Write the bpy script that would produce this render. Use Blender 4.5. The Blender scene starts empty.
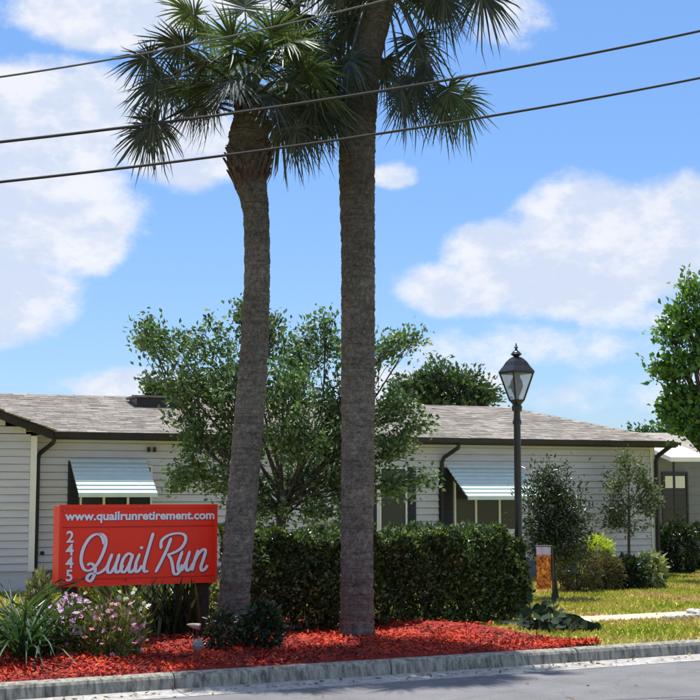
import bpy, math, random
import numpy as np
from mathutils import Vector, Matrix
R = random.Random(7)
NR = np.random.RandomState(11)
rad = math.radians
S = bpy.context.scene
C = S.collection

# ---------------------------------------------------------------- camera
F, PITCH, EYE = 1350.0, rad(6.0), 1.6
cam = bpy.data.objects.new('camera', bpy.data.cameras.new('camera'))
C.objects.link(cam); S.camera = cam
cam.location = (0, 0, EYE); cam.rotation_euler = (rad(90) + PITCH, 0, 0)
cam.data.sensor_width = 36; cam.data.lens = 36 * F / 700
cam.data.clip_end = 3000; cam.data.clip_start = 0.1
CP, SP = math.cos(PITCH), math.sin(PITCH)
def ray(px, py):
    v = -(py - 350) / F
    return Vector(((px - 350) / F, CP - v * SP, SP + v * CP))
def W(px, py, Y):
    d = ray(px, py); return Vector((0, 0, EYE)) + d * (Y / d.y)
def G(px, py, z=0.0):
    d = ray(px, py); return Vector((0, 0, EYE)) + d * ((z - EYE) / d.z)

# ---------------------------------------------------------------- light
SUN_EL, SUN_AZ = rad(75), rad(-10)        # azimuth from +Y towards +X
sdir = Vector((math.sin(SUN_AZ) * math.cos(SUN_EL), math.cos(SUN_AZ) * math.cos(SUN_EL), math.sin(SUN_EL)))
sl = bpy.data.lights.new('sun', 'SUN'); sl.energy = 4.2; sl.angle = rad(0.53); sl.color = (1, .96, .89)
so = bpy.data.objects.new('sun', sl); C.objects.link(so)
so.rotation_euler = sdir.to_track_quat('Z', 'Y').to_euler()
S.view_settings.view_transform = 'Standard'; S.view_settings.look = 'None'
S.view_settings.exposure = 0.62; S.view_settings.gamma = 1

world = bpy.data.worlds.new("World"); S.world = world; world.use_nodes = True
wt = world.node_tree; wt.nodes.clear()
class NB:
    def __init__(s, t): s.t = t
    def n(s, typ, **k):
        o = s.t.nodes.new(typ)
        for a, b in k.items(): setattr(o, a, b)
        return o
    def link(s, a, b): s.t.links.new(a, b)
    def inp(s, sock, v):
        if hasattr(v, 'is_output'): s.link(v, sock)
        elif v is not None: sock.default_value = v
    def m(s, op, a, b=None, c=None, clamp=False):
        o = s.n('ShaderNodeMath', operation=op); o.use_clamp = clamp
        s.inp(o.inputs[0], a)
        if b is not None: s.inp(o.inputs[1], b)
        if c is not None: s.inp(o.inputs[2], c)
        return o.outputs[0]
    def mix(s, f, a, b, mode='MIX'):
        o = s.n('ShaderNodeMix', data_type='RGBA', blend_type=mode)
        s.inp(o.inputs[0], f); s.inp(o.inputs[6], a); s.inp(o.inputs[7], b)
        return o.outputs[2]
    def noise(s, vec, scale, detail=4, rough=.55, dist=0):
        o = s.n('ShaderNodeTexNoise'); o.inputs['Scale'].default_value = scale
        o.inputs['Detail'].default_value = detail; o.inputs['Roughness'].default_value = rough
        o.inputs['Distortion'].default_value = dist
        if vec is not None: s.link(vec, o.inputs['Vector'])
        return o.outputs['Fac']
    def mr(s, v, a, b, c=0., d=1., smooth=False):
        o = s.n('ShaderNodeMapRange')
        if smooth: o.interpolation_type = 'SMOOTHSTEP'
        s.inp(o.inputs[0], v)
        for i, x in enumerate((a, b, c, d)): o.inputs[i + 1].default_value = x
        return o.outputs[0]
    def ramp(s, f, stops):
        o = s.n('ShaderNodeValToRGB'); e = o.color_ramp.elements
        e[0].position, e[0].color = stops[0][0], (*stops[0][1], 1)
        e[1].position, e[1].color = stops[-1][0], (*stops[-1][1], 1)
        for p, c in stops[1:-1]: x = e.new(p); x.color = (*c, 1)
        s.inp(o.inputs[0], f); return o.outputs[0]
    def xyz(s, x, y, z):
        o = s.n('ShaderNodeCombineXYZ')
        for i, v in enumerate((x, y, z)): s.inp(o.inputs[i], v)
        return o.outputs[0]
b = NB(wt)
sky = b.n('ShaderNodeTexSky', sky_type='NISHITA', sun_disc=False, sun_elevation=SUN_EL, sun_rotation=SUN_AZ)
sky.altitude = 0; sky.air_density = 1.0; sky.dust_density = .35; sky.ozone_density = 1.6
tc = b.n('ShaderNodeTexCoord'); sp = b.n('ShaderNodeSeparateXYZ'); b.link(tc.outputs['Generated'], sp.inputs[0])
X, Y_, Z = sp.outputs
az = b.m('ARCTAN2', X, Y_); el = b.m('ARCSINE', Z)
cv = b.xyz(az, b.m('MULTIPLY', el, 1.35), 0.37)
wob = b.m('MULTIPLY', b.m('SUBTRACT', b.noise(cv, 13, 9, .62), .5), 2.1)
wob2 = b.m('MULTIPLY', b.m('SUBTRACT', b.noise(cv, 45, 6, .65), .5), .9)
def eld(py): return math.atan((350 - py) / F) + PITCH
blobs = [  # px, py, rx, ry, weight: the clouds of the photograph, as directions in the sky
 (575,232,62,50,1.0),(512,262,66,38,1.0),(650,250,85,58,1.0),(455,290,62,26,.9),(600,286,115,34,.75),(700,232,50,50,1.0),(780,270,90,60,1.),
 (55,125,120,52,1.0),(185,150,70,38,.95),(35,215,100,70,.9),(88,245,40,34,.95),(10,300,70,45,.65),(-60,160,90,80,1.),
 (95,22,90,34,1.0),(175,0,90,36,1.0),(290,-30,130,45,.9),(395,176,26,13,.62),(512,18,28,22,.22),
 (540,352,110,18,.27),(640,395,110,18,.27),(650,322,60,14,.42),(130,388,60,14,.32),(430,385,80,16,.32)]
dens = None
for (px, py, rx, ry, wgt) in blobs:
    dx = b.m('DIVIDE', b.m('SUBTRACT', az, (px - 350) / F), rx / F)
    dy = b.m('DIVIDE', b.m('SUBTRACT', el, eld(py)), ry / F)
    d2 = b.m('ADD', b.m('MULTIPLY', dx, dx), b.m('MULTIPLY', dy, dy))
    v = b.m('MULTIPLY', b.m('SUBTRACT', 1.15, d2), wgt)
    dens = v if dens is None else b.m('SMOOTH_MAX', dens, v, .25)
gen = b.m('MULTIPLY', b.m('SUBTRACT', b.noise(cv, 3.1, 6, .6), .5), 5.0)      # the same kind of cloud everywhere else
aw = b.m('ABSOLUTE', az)
outside = b.mr(b.m('MAXIMUM', aw, b.m('MULTIPLY', b.m('ABSOLUTE', b.m('SUBTRACT', el, .13)), 1.15)), .33, .5, 0, 1, True)
mx = b.n('ShaderNodeMix', data_type='FLOAT'); b.link(outside, mx.inputs[0]); b.link(dens, mx.inputs[2]); b.link(gen, mx.inputs[3])
dn = b.m('ADD', b.m('ADD', mx.outputs[0], wob), wob2)
mask = b.mr(dn, -.30, .58, 0, .92, True)
shade = b.mr(b.m('ADD', b.noise(b.xyz(az, b.m('MULTIPLY', el, 1.6), 1.7), 22, 7, .62), b.m('MULTIPLY', b.m('SUBTRACT', .6, dn), .10)), .38, .64, 0, 1, True)
ccol = b.mix(shade, (6.0, 6.7, 8.1, 1), (8.2, 8.25, 8.6, 1))
hz = b.mr(el, -.02, .42, 0, 1)
tint = b.mix(hz, (.74, .89, 1.22, 1), (.98, 1.26, 1.54, 1))
skc = b.mix(1.0, sky.outputs[0], tint, 'MULTIPLY')
final = b.mix(mask, skc, ccol)
bg = b.n('ShaderNodeBackground'); b.link(final, bg.inputs[0]); bg.inputs[1].default_value = .075
wo = b.n('ShaderNodeOutputWorld'); b.link(bg.outputs[0], wo.inputs[0])

# ---------------------------------------------------------------- materials
def mat(name, col, rough=.7, metal=0, var=0., scale=8., bump=0., bscale=60., spec=.4, island=0., coat=0):
    m = bpy.data.materials.new(name); m.use_nodes = True
    t = m.node_tree; q = NB(t); p = t.nodes['Principled BSDF']
    p.inputs['Roughness'].default_value = rough; p.inputs['Metallic'].default_value = metal
    p.inputs['Specular IOR Level'].default_value = spec; p.inputs['Coat Weight'].default_value = coat
    co = q.n('ShaderNodeTexCoord').outputs['Object']
    c4 = (*col, 1); out = None
    if var:
        f = q.noise(co, scale, 6, .6)
        out = q.mix(q.mr(f, .3, .7), (*[x * (1 - var) for x in col], 1), (*[min(1, x * (1 + var)) for x in col], 1))
    if island:
        g = q.n('ShaderNodeNewGeometry').outputs['Random Per Island']
        f = q.mr(g, 0, 1, 1 - island, 1 + island)
        out = q.mix(1.0, out if out else c4, q.xyz(f, f, f), 'MULTIPLY')
    if out: q.link(out, p.inputs['Base Color'])
    else: p.inputs['Base Color'].default_value = c4
    if bump:
        bn = q.n('ShaderNodeBump'); bn.inputs['Strength'].default_value = bump; bn.inputs['Distance'].default_value = .02
        q.link(q.noise(co, bscale, 5, .6), bn.inputs['Height']); q.link(bn.outputs[0], p.inputs['Normal'])
    return m
def leafmat(name, cols, trans=.35, rough=.45, spec=.5, tt=(1.5, 1.6, .6)):
    m = bpy.data.materials.new(name); m.use_nodes = True
    t = m.node_tree; q = NB(t); p = t.nodes['Principled BSDF']
    g = q.n('ShaderNodeNewGeometry').outputs['Random Per Island']
    c = q.ramp(g, [(i / (len(cols) - 1), k) for i, k in enumerate(cols)])
    co = q.n('ShaderNodeTexCoord').outputs['Object']
    f = q.mr(q.noise(co, 2.5, 3), .3, .7, .75, 1.25)
    c = q.mix(1.0, c, q.xyz(f, f, f), 'MULTIPLY')
    q.link(c, p.inputs['Base Color']); p.inputs['Roughness'].default_value = rough; p.inputs['Specular IOR Level'].default_value = spec
    tr = q.n('ShaderNodeBsdfTranslucent')
    q.link(q.mix(1.0, c, (*tt, 1), 'MULTIPLY'), tr.inputs[0])
    ms = q.n('ShaderNodeMixShader'); ms.inputs[0].default_value = trans
    q.link(p.outputs[0], ms.inputs[1]); q.link(tr.outputs[0], ms.inputs[2])
    q.link(ms.outputs[0], t.nodes['Material Output'].inputs[0])
    return m

M = {}
# asphalt
def asphalt():
    m = bpy.data.materials.new('asphalt'); m.use_nodes = True; q = NB(m.node_tree); p = m.node_tree.nodes['Principled BSDF']
    co = q.n('ShaderNodeTexCoord').outputs['Object']
    a = q.noise(co, 1.1, 6, .65); c = q.noise(co, 90, 3, .7)
    col = q.ramp(a, [(.3, (.115, .113, .118)), (.7, (.195, .190, .195))])
    f = q.mr(c, .3, .7, .55, 1.45); col = q.mix(1.0, col, q.xyz(f, f, f), 'MULTIPLY')
    vn = q.n('ShaderNodeTexVoronoi', feature='DISTANCE_TO_EDGE'); vn.inputs['Scale'].default_value = .8
    wv = q.n('ShaderNodeVectorMath', operation='ADD'); q.link(co, wv.inputs[0])
    nz = q.noise(co, 3, 5, .7); q.link(q.xyz(nz, nz, nz), wv.inputs[1]); q.link(wv.outputs[0], vn.inputs['Vector'])
    crack = q.mr(vn.outputs[0], .0, .008, .45, 1)
    col = q.mix(1.0, col, q.xyz(crack, crack, crack), 'MULTIPLY')
    q.link(col, p.inputs['Base Color']); p.inputs['Roughness'].default_value = .85
    bn = q.n('ShaderNodeBump'); bn.inputs['Strength'].default_value = .5; bn.inputs['Distance'].default_value = .01
    q.link(c, bn.inputs['Height']); q.link(bn.outputs[0], p.inputs['Normal'])
    return m
M['asphalt'] = asphalt()
def concrete(name, c1, c2, streak=True):
    m = bpy.data.materials.new(name); m.use_nodes = True; q = NB(m.node_tree); p = m.node_tree.nodes['Principled BSDF']
    co = q.n('ShaderNodeTexCoord').outputs['Object']
    s = q.n('ShaderNodeMapping'); s.inputs['Scale'].default_value = (2.2, 2.2, .3) if streak else (1, 1, 1); q.link(co, s.inputs[0])
    a = q.noise(s.outputs[0], 9, 7, .7)
    col = q.ramp(a, [(.36, c1), (.6, c2)])
    k = q.noise(co, 150, 2); f = q.mr(k, .3, .7, .8, 1.2); col = q.mix(1.0, col, q.xyz(f, f, f), 'MULTIPLY')
    q.link(col, p.inputs['Base Color']); p.inputs['Roughness'].default_value = .88
    bn = q.n('ShaderNodeBump'); bn.inputs['Strength'].default_value = .4; bn.inputs['Distance'].default_value = .008
    q.link(k, bn.inputs['Height']); q.link(bn.outputs[0], p.inputs['Normal'])
    return m
M['kerb'] = concrete('kerb_concrete', (.085, .082, .065), (.37, .355, .30))
M['gutter'] = concrete('gutter_concrete', (.24, .235, .22), (.42, .41, .385), False)
M['walk'] = concrete('walk_concrete', (.46, .38, .28), (.60, .50, .37), False)
def lawnmat(name, blades=False):
    m = bpy.data.materials.new(name); m.use_nodes = True; q = NB(m.node_tree); p = m.node_tree.nodes['Principled BSDF']
    co = q.n('ShaderNodeTexCoord').outputs['Object']
    a = q.noise(co, .8, 7, .75, .5)
    col = q.ramp(a, [(.34, (.20, .27, .03)), (.46, (.34, .36, .05)), (.55, (.46, .38, .12)), (.66, (.44, .30, .16))])
    k = q.n('ShaderNodeNewGeometry').outputs['Random Per Island'] if blades else q.noise(co, 60, 3)
    f = q.mr(k, 0, 1, .65, 1.4); col = q.mix(1.0, col, q.xyz(f, f, f), 'MULTIPLY')
    q.link(col, p.inputs['Base Color']); p.inputs['Roughness'].default_value = .8; p.inputs['Specular IOR Level'].default_value = .15
    if blades:
        tr = q.n('ShaderNodeBsdfTranslucent'); q.link(col, tr.inputs[0])
        ms = q.n('ShaderNodeMixShader'); ms.inputs[0].default_value = .4
        q.link(p.outputs[0], ms.inputs[1]); q.link(tr.outputs[0], ms.inputs[2]); q.link(ms.outputs[0], m.node_tree.nodes['Material Output'].inputs[0])
    return m
M['lawn'] = lawnmat('lawn_soil'); M['grass'] = lawnmat('grass_blades', True)
M['mulch_base'] = mat('mulch_base', (.30, .022, .014), .9, var=.5, scale=20, bump=1, bscale=70)
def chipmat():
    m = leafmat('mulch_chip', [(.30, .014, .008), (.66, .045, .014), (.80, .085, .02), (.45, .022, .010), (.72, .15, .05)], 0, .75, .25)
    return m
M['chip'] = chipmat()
def dapple_shade(m):      # dappled shade on the bed, painted into the chip colour as maroon patches
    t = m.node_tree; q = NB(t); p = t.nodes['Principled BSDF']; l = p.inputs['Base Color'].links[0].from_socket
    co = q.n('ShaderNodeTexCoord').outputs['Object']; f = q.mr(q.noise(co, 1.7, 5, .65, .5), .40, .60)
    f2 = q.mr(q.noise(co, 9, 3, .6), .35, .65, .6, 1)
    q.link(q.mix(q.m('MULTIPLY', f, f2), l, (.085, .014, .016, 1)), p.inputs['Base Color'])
dapple_shade(M['chip'])
def siding():
    m = bpy.data.materials.new('siding'); m.use_nodes = True; q = NB(m.node_tree); p = m.node_tree.nodes['Principled BSDF']
    co = q.n('ShaderNodeTexCoord').outputs['Object']
    s = q.n('ShaderNodeMapping'); s.inputs['Scale'].default_value = (.8, .8, 5); q.link(co, s.inputs[0])
    col = q.ramp(q.noise(s.outputs[0], 2.5, 6, .65), [(.3, (.53, .525, .575)), (.7, (.64, .635, .68))])
    q.link(col, p.inputs['Base Color']); p.inputs['Roughness'].default_value = .5
    return m
M['siding'] = siding()
M['trim'] = mat('white_trim', (.78, .78, .76), .5, var=.05)
M['dark_trim'] = mat('dark_trim', (.022, .018, .018), .45, var=.3)
M['shutter'] = mat('dark_shutter', (.018, .022, .028), .5, var=.2)
M['soffit'] = mat('soffit', (.42, .41, .42), .7)
M['skirt'] = mat('grey_skirting', (.16, .16, .175), .8, var=.2)
M['shingle'] = mat('roof_shingle', (.385, .345, .305), .95, var=.28, scale=5, bump=.8, bscale=200, island=.24, spec=.1)
M['roofbase'] = mat('roof_deck', (.20, .17, .15), .95, var=.2)
M['glass'] = mat('window_glass', (.03, .036, .042), .12, spec=.35)
M['curtain'] = mat('curtain', (.07, .10, .08), .8, var=.3, scale=6)
M['awning'] = mat('awning_paint', (.60, .72, .70), .45, var=.06)
M['black_metal'] = mat('black_painted_metal', (.016, .015, .017), .35, var=.3, spec=.5)
M['red'] = mat('red_sign_paint', (.95, .034, .010), .42, var=.06, scale=3, spec=.35)
def wear(m):     # rain streaks and fading on the painted boards
    t = m.node_tree; q = NB(t); p = t.nodes['Principled BSDF']; l = p.inputs['Base Color'].links[0].from_socket
    co = q.n('ShaderNodeTexCoord').outputs['Object']; mp = q.n('ShaderNodeMapping'); mp.inputs['Scale'].default_value = (9, 9, 1.2); q.link(co, mp.inputs[0])
    f = q.mr(q.noise(mp.outputs[0], 2.2, 6, .7), .48, .78, 0, .35); q.link(q.mix(f, l, (.62, .04, .025, 1)), p.inputs['Base Color'])
wear(M['red'])
M['reddark'] = mat('red_sign_line', (.50, .006, .006), .5)
M['white_paint'] = mat('white_lettering', (.86, .84, .90), .5)
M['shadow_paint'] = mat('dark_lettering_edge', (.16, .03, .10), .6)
M['post'] = mat('dark_post_wood', (.03, .024, .02), .8, var=.3)
M['cable'] = mat('cable_rubber', (.008, .008, .011), .55)
M['cable_grey'] = mat('cable_weathered', (.07, .08, .08), .6)
M['ngrey'] = mat('neighbour_siding', (.20, .21, .23), .7, var=.12)
M['white_metal'] = mat('white_metal', (.82, .82, .80), .4, var=.05)
M['rock'] = mat('pale_rock', (.62, .60, .56), .85, var=.3, scale=12, bump=.8, bscale=30)
M['greyrock'] = mat('grey_rock', (.28, .30, .30), .85, var=.4, scale=14, bump=.8, bscale=30)
M['bark'] = mat('bark', (.07, .058, .05), .9, var=.4, scale=10, bump=1, bscale=40)
M['twig'] = mat('twig', (.06, .05, .04), .9, var=.3)
M['boot'] = mat('palm_boot', (.065, .042, .036), .9, var=.6, scale=14, bump=1, bscale=60, island=.35)
def palmtrunk():
    m = bpy.data.materials.new('palm_trunk'); m.use_nodes = True; q = NB(m.node_tree); p = m.node_tree.nodes['Principled BSDF']
    co = q.n('ShaderNodeTexCoord').outputs['Object']
    s = q.n('ShaderNodeMapping'); s.inputs['Scale'].default_value = (1, 1, 1.5); q.link(co, s.inputs[0])
    a = q.noise(s.outputs[0], 15, 9, .78)
    col = q.ramp(a, [(.34, (.11, .10, .085)), (.5, (.21, .192, .168)), (.68, (.34, .32, .28))])
    s2 = q.n('ShaderNodeMapping'); s2.inputs['Scale'].default_value = (.5, .5, 9); q.link(co, s2.inputs[0])
    r = q.noise(s2.outputs[0], 4, 4, .6); f = q.mr(r, .36, .5, .78, 1.06); col = q.mix(1.0, col, q.xyz(f, f, f), 'MULTIPLY')
    zz_ = q.n('ShaderNodeSeparateXYZ'); q.link(co, zz_.inputs[0])
    vo = q.n('ShaderNodeTexVoronoi', feature='DISTANCE_TO_EDGE'); vo.inputs['Scale'].default_value = 17
    ms_ = q.n('ShaderNodeMapping'); ms_.inputs['Scale'].default_value = (1, 1, .42); q.link(co, ms_.inputs[0])
    wa = q.n('ShaderNodeVectorMath', operation='ADD'); q.link(ms_.outputs[0], wa.inputs[0]); wn = q.m('MULTIPLY', q.noise(co, 12, 4), .16); q.link(q.xyz(wn, wn, wn), wa.inputs[1]); q.link(wa.outputs[0], vo.inputs['Vector'])
    ck = q.mr(vo.outputs[0], 0, .05, .74, 1); col = q.mix(1.0, col, q.xyz(ck, ck, ck), 'MULTIPLY')
    big = q.mr(q.noise(co, 2.2, 4, .6), .35, .65, .75, 1.15); col = q.mix(1.0, col, q.xyz(big, big, big), 'MULTIPLY')
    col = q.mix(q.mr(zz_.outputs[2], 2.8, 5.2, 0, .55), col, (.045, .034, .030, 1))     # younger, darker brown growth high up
    q.link(col, p.inputs['Base Color']); p.inputs['Roughness'].default_value = .95; p.inputs['Specular IOR Level'].default_value = .1
    bn = q.n('ShaderNodeBump'); bn.inputs['Strength'].default_value = 1; bn.inputs['Distance'].default_value = .03
    q.link(q.m('ADD', q.m('ADD', a, r), ck), bn.inputs['Height']); q.link(bn.outputs[0], p.inputs['Normal'])
    return m
M['ptrunk'] = palmtrunk()
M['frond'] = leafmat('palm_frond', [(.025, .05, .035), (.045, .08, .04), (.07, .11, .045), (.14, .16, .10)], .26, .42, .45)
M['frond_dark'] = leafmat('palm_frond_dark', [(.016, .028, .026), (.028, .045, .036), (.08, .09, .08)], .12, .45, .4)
M['oak'] = leafmat('oak_leaf', [(.04, .085, .035), (.08, .14, .05), (.14, .20, .08), (.27, .32, .18)], .32, .45, tt=(1.1, 1.5, .85))
M['far_leaf'] = leafmat('far_leaf', [(.035, .065, .035), (.06, .11, .055), (.08, .13, .07)], .3, .5)
M['bright_leaf'] = leafmat('bright_leaf', [(.05, .12, .03), (.09, .20, .045), (.17, .29, .09)], .4, .4)
M['hedge'] = leafmat('hedge_leaf', [(.018, .04, .016), (.04, .075, .026), (.08, .13, .04), (.30, .34, .20)], .25, .3, .7)
M['dark_leaf'] = leafmat('dark_leaf', [(.012, .025, .014), (.025, .045, .02), (.06, .09, .04)], .2, .35, .6)
M['olive_leaf'] = leafmat('olive_leaf', [(.06, .09, .05), (.10, .135, .075), (.18, .20, .14)], .3, .6)
M['lime_leaf'] = leafmat('lime_leaf', [(.28, .36, .02), (.42, .50, .04), (.5, .52, .08)], .4, .5)
M['brush'] = leafmat('brown_brush', [(.10, .085, .05), (.16, .13, .085), (.08, .10, .04)], .3, .7, .2)
M['strap'] = leafmat('strap_leaf', [(.035, .075, .03), (.06, .11, .04), (.16, .19, .07)], .3, .35, .6)
M['pale_leaf'] = leafmat('variegated_leaf', [(.07, .11, .04), (.22, .26, .13), (.42, .43, .28)], .3, .5)
M['bed_leaf'] = leafmat('flower_foliage', [(.06, .10, .03), (.13, .17, .045), (.22, .19, .08)], .3, .55)
M['blue_leaf'] = leafmat('blue_green_leaf', [(.015, .045, .02), (.03, .075, .035), (.07, .11, .05)], .25, .5, .4)
M['pink'] = leafmat('pink_petal', [(.62, .08, .26), (.78, .26, .45), (.85, .62, .70)], .3, .6)
M['lilac'] = leafmat('lilac_petal', [(.50, .18, .58), (.74, .42, .72), (.84, .74, .82)], .3, .6)
M['white_petal'] = leafmat('white_petal', [(.78, .76, .68), (.85, .84, .80)], .3, .6)
M['orange_petal'] = leafmat('orange_petal', [(.85, .32, .02), (.9, .5, .04)], .3, .6)
M['pad'] = mat('cactus_pad', (.035, .055, .028), .5, var=.35, scale=18, bump=.3)

# ---------------------------------------------------------------- mesh building
OFF = {}
class MB:
    def __init__(s): s.v = []; s.f = []; s.sm = False
    def add(s, vs, fs):
        o = len(s.v); s.v += [tuple(x) for x in vs]; s.f += [tuple(i + o for i in f) for f in fs]; return s
    def fbox(s, fr, x0, x1, y0, y1, z0, z1):
        o, ux, uy, uz = fr
        vs = [o + ux * x + uy * y + uz * z for z in (z0, z1) for x, y in ((x0, y0), (x1, y0), (x1, y1), (x0, y1))]
        return s.add(vs, [(0, 3, 2, 1), (4, 5, 6, 7), (0, 1, 5, 4), (1, 2, 6, 5), (2, 3, 7, 6), (3, 0, 4, 7)])
    def prism(s, fr, prof, x0, x1):            # prof: (y,z) polygon, extruded along x
        o, ux, uy, uz = fr; n = len(prof)
        vs = [o + ux * x + uy * y + uz * z for x in (x0, x1) for (y, z) in prof]
        return s.add(vs, [tuple(range(n)), tuple(range(2 * n - 1, n - 1, -1))] + [(i, i + n, (i + 1) % n + n, (i + 1) % n) for i in range(n)])
    def quad(s, a, b_, c, d): return s.add([a, b_, c, d], [(0, 1, 2, 3)])
    def tube(s, pts, rr, n=8, cap=True, jit=0.):
        pts = [Vector(p) for p in pts]; k = len(pts); rr = rr if hasattr(rr, '__len__') else [rr] * k
        ref = Vector((0, 1, 0.01)); o = len(s.v)
        for i, p in enumerate(pts):
            t = (pts[min(i + 1, k - 1)] - pts[max(i - 1, 0)]).normalized()
            if abs(t.dot(ref)) > .95: ref = Vector((1, 0, 0))
            a = t.cross(ref).normalized(); c = t.cross(a)
            for j in range(n):
                w = 2 * math.pi * j / n; r = rr[i] * (1 + (R.uniform(-jit, jit) if jit else 0))
                s.v.append(tuple(p + (a * math.cos(w) + c * math.sin(w)) * r))
        for i in range(k - 1):
            for j in range(n):
                q = (j + 1) % n
                s.f.append((o + i * n + j, o + i * n + q, o + (i + 1) * n + q, o + (i + 1) * n + j))
        if cap:
            s.f.append(tuple(o + j for j in range(n))[::-1]); s.f.append(tuple(o + (k - 1) * n + j for j in range(n)))
        return s
    def lathe(s, c, prof, n=12, rot=0.):       # prof: (r,z)
        c = Vector(c); o = len(s.v)
        for r, z in prof:
            for j in range(n):
                w = rot + 2 * math.pi * j / n; s.v.append((c.x + r * math.cos(w), c.y + r * math.sin(w), c.z + z))
        for i in range(len(prof) - 1):
            for j in range(n):
                q = (j + 1) % n; s.f.append((o + i * n + j, o + i * n + q, o + (i + 1) * n + q, o + (i + 1) * n + j))
        s.f.append(tuple(o + j for j in range(n))[::-1]); s.f.append(tuple(o + (len(prof) - 1) * n + j for j in range(n)))
        return s
FR0 = (Vector((0, 0, 0)), Vector((1, 0, 0)), Vector((0, 1, 0)), Vector((0, 0, 1)))
def tag(o, label=None, cat=None, group=None, kind=None):
    for k, v in (('label', label), ('category', cat), ('group', group), ('kind', kind)):
        if v: o[k] = v
    return o
def thing(name, loc, label, cat, group=None, kind=None):
    o = bpy.data.objects.new(name, None); C.objects.link(o); o.location = loc; o.empty_display_size = .2
    OFF[o] = Vector(loc); return tag(o, label, cat, group, kind)
def obj(name, mb, m, parent=None, smooth=False, origin=None):
    me = bpy.data.meshes.new(name)
    if isinstance(mb, tuple):                  # numpy verts, faces (all quads or all tris)
        v, f = mb; v = np.asarray(v, float).reshape(-1, 3); off = OFF[parent] if parent else (origin or Vector((v[:, 0].mean(), v[:, 1].mean(), v[:, 2].min())))
        v = v - np.array(off); n, k = f.shape
        me.vertices.add(len(v)); me.vertices.foreach_set('co', v.astype(np.float32).ravel())
        me.loops.add(n * k); me.loops.foreach_set('vertex_index', f.astype(np.int32).ravel())
        me.polygons.add(n); me.polygons.foreach_set('loop_start', np.arange(0, n * k, k, dtype=np.int32))
        me.polygons.foreach_set('loop_total', np.full(n, k, dtype=np.int32)); me.update(calc_edges=True)
    else:
        a = np.array(mb.v); off = OFF[parent] if parent else (origin or Vector(((a[:, 0].min() + a[:, 0].max()) / 2, (a[:, 1].min() + a[:, 1].max()) / 2, a[:, 2].min())))
        me.from_pydata([tuple(x) for x in (a - np.array(off))], [], mb.f)
    me.materials.append(m)
    if smooth: me.polygons.foreach_set('use_smooth', [True] * len(me.polygons))
    o = bpy.data.objects.new(name, me); C.objects.link(o); OFF[o] = Vector(off)
    if parent: o.parent = parent
    else: o.location = off
    return o
def nrm(a): return a / np.maximum(1e-9, np.linalg.norm(a, axis=1, keepdims=True))
def leaves(P, size, aspect=.5, up=.5, droop=0., rs=None, dirs=None, fold=.25):
    """leaf cloud: each leaf two triangles folded on its midrib -> separate islands"""
    rs = rs or NR; P = np.asarray(P, float); n = len(P)
    d = rs.normal(size=(n, 3)) if dirs is None else dirs + rs.normal(scale=.5, size=(n, 3))
    d[:, 2] -= droop; d = nrm(d)
    nn = rs.normal(size=(n, 3)); nn[:, 2] += up * 2; l = nrm(np.cross(d, nn)); nn = np.cross(l, d)
    s = (size * rs.uniform(.65, 1.35, n))[:, None]
    a = P; t = P + d * s; m1 = P + d * s * .45 + l * s * aspect * .5 + nn * s * fold * aspect; m2 = P + d * s * .45 - l * s * aspect * .5 + nn * s * fold * aspect
    v = np.stack([a, m1, t, m2], 1).reshape(-1, 3); f = np.arange(4 * n).reshape(-1, 4)
    f = np.concatenate([f[:, [0, 1, 2]], f[:, [0, 2, 3]]])
    return v, f
def catmull(pts, n=6):
    pts = [Vector(p) for p in pts]; P = [pts[0] * 2 - pts[1]] + pts + [pts[-1] * 2 - pts[-2]]; out = []
    for i in range(1, len(P) - 2):
        for j in range(n):
            t = j / n; a, b2, c, d = P[i - 1], P[i], P[i + 1], P[i + 2]
            out.append(.5 * ((2 * b2) + (c - a) * t + (2 * a - 5 * b2 + 4 * c - d) * t * t + (3 * b2 - a - 3 * c + d) * t ** 3))
    out.append(pts[-1]); return out

# ---------------------------------------------------------------- ground
k0, k1 = G(0, 683), G(700, 640)
KU = (k1 - k0).normalized(); KV = Vector((-KU.y, KU.x, 0)); KO = G(350, 661.5)
KO.z = 0
KF = (KO, KU, KV, Vector((0, 0, 1)))
def kp(x, y, z=0): return KO + KU * x + KV * y + Vector((0, 0, z))
def kinv(p): d = Vector((p.x - KO.x, p.y - KO.y, 0)); return d.dot(KU), d.dot(KV)
def struct(name, mb, m, **k): return tag(obj(name, mb, m, **k), kind='structure')
RZ = -.135
g = MB(); g.quad(kp(-700, 0, 0), kp(700, 0, 0), kp(700, 1200, 0), kp(-700, 1200, 0)); struct('lawn', g, M['lawn'])
g = MB(); g.quad(kp(-700, -9, RZ), kp(700, -9, RZ), kp(700, -.5, RZ), kp(-700, -.5, RZ)); struct('road', g, M['asphalt'])
g = MB(); g.quad(kp(-700, -400, RZ + .01), kp(700, -400, RZ + .01), kp(700, -9, RZ + .01), kp(-700, -9, RZ + .01)); struct('far_verge', g, M['lawn'])
kerb = thing('kerb', kp(0, 0), None, None, kind='structure')
gut = thing('gutter', kp(0, 0), None, None, kind='structure')
L = 2.15
for i in range(-5, 6):
    x0 = i * L + .35; dz = R.uniform(-.006, .006); dy = R.uniform(-.008, .008)
    m_ = MB().prism(KF, [(0, -.2), (0, .008 + dz), (-.035, .016 + dz), (-.12, .014 + dz), (-.15, 0 + dz), (-.165, -.03), (-.20 + dy, -.2)], x0 + .006, x0 + L - .006)
    obj('kerb_stone', m_, M['kerb'], kerb)
    m_ = MB().prism(KF, [(-.172, -.2), (-.172, -.118), (-.35, -.13), (-.56, RZ + .004), (-.56, -.2)], x0 + .005, x0 + L - .005)
    obj('gutter_slab', m_, M['gutter'], gut)
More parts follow.
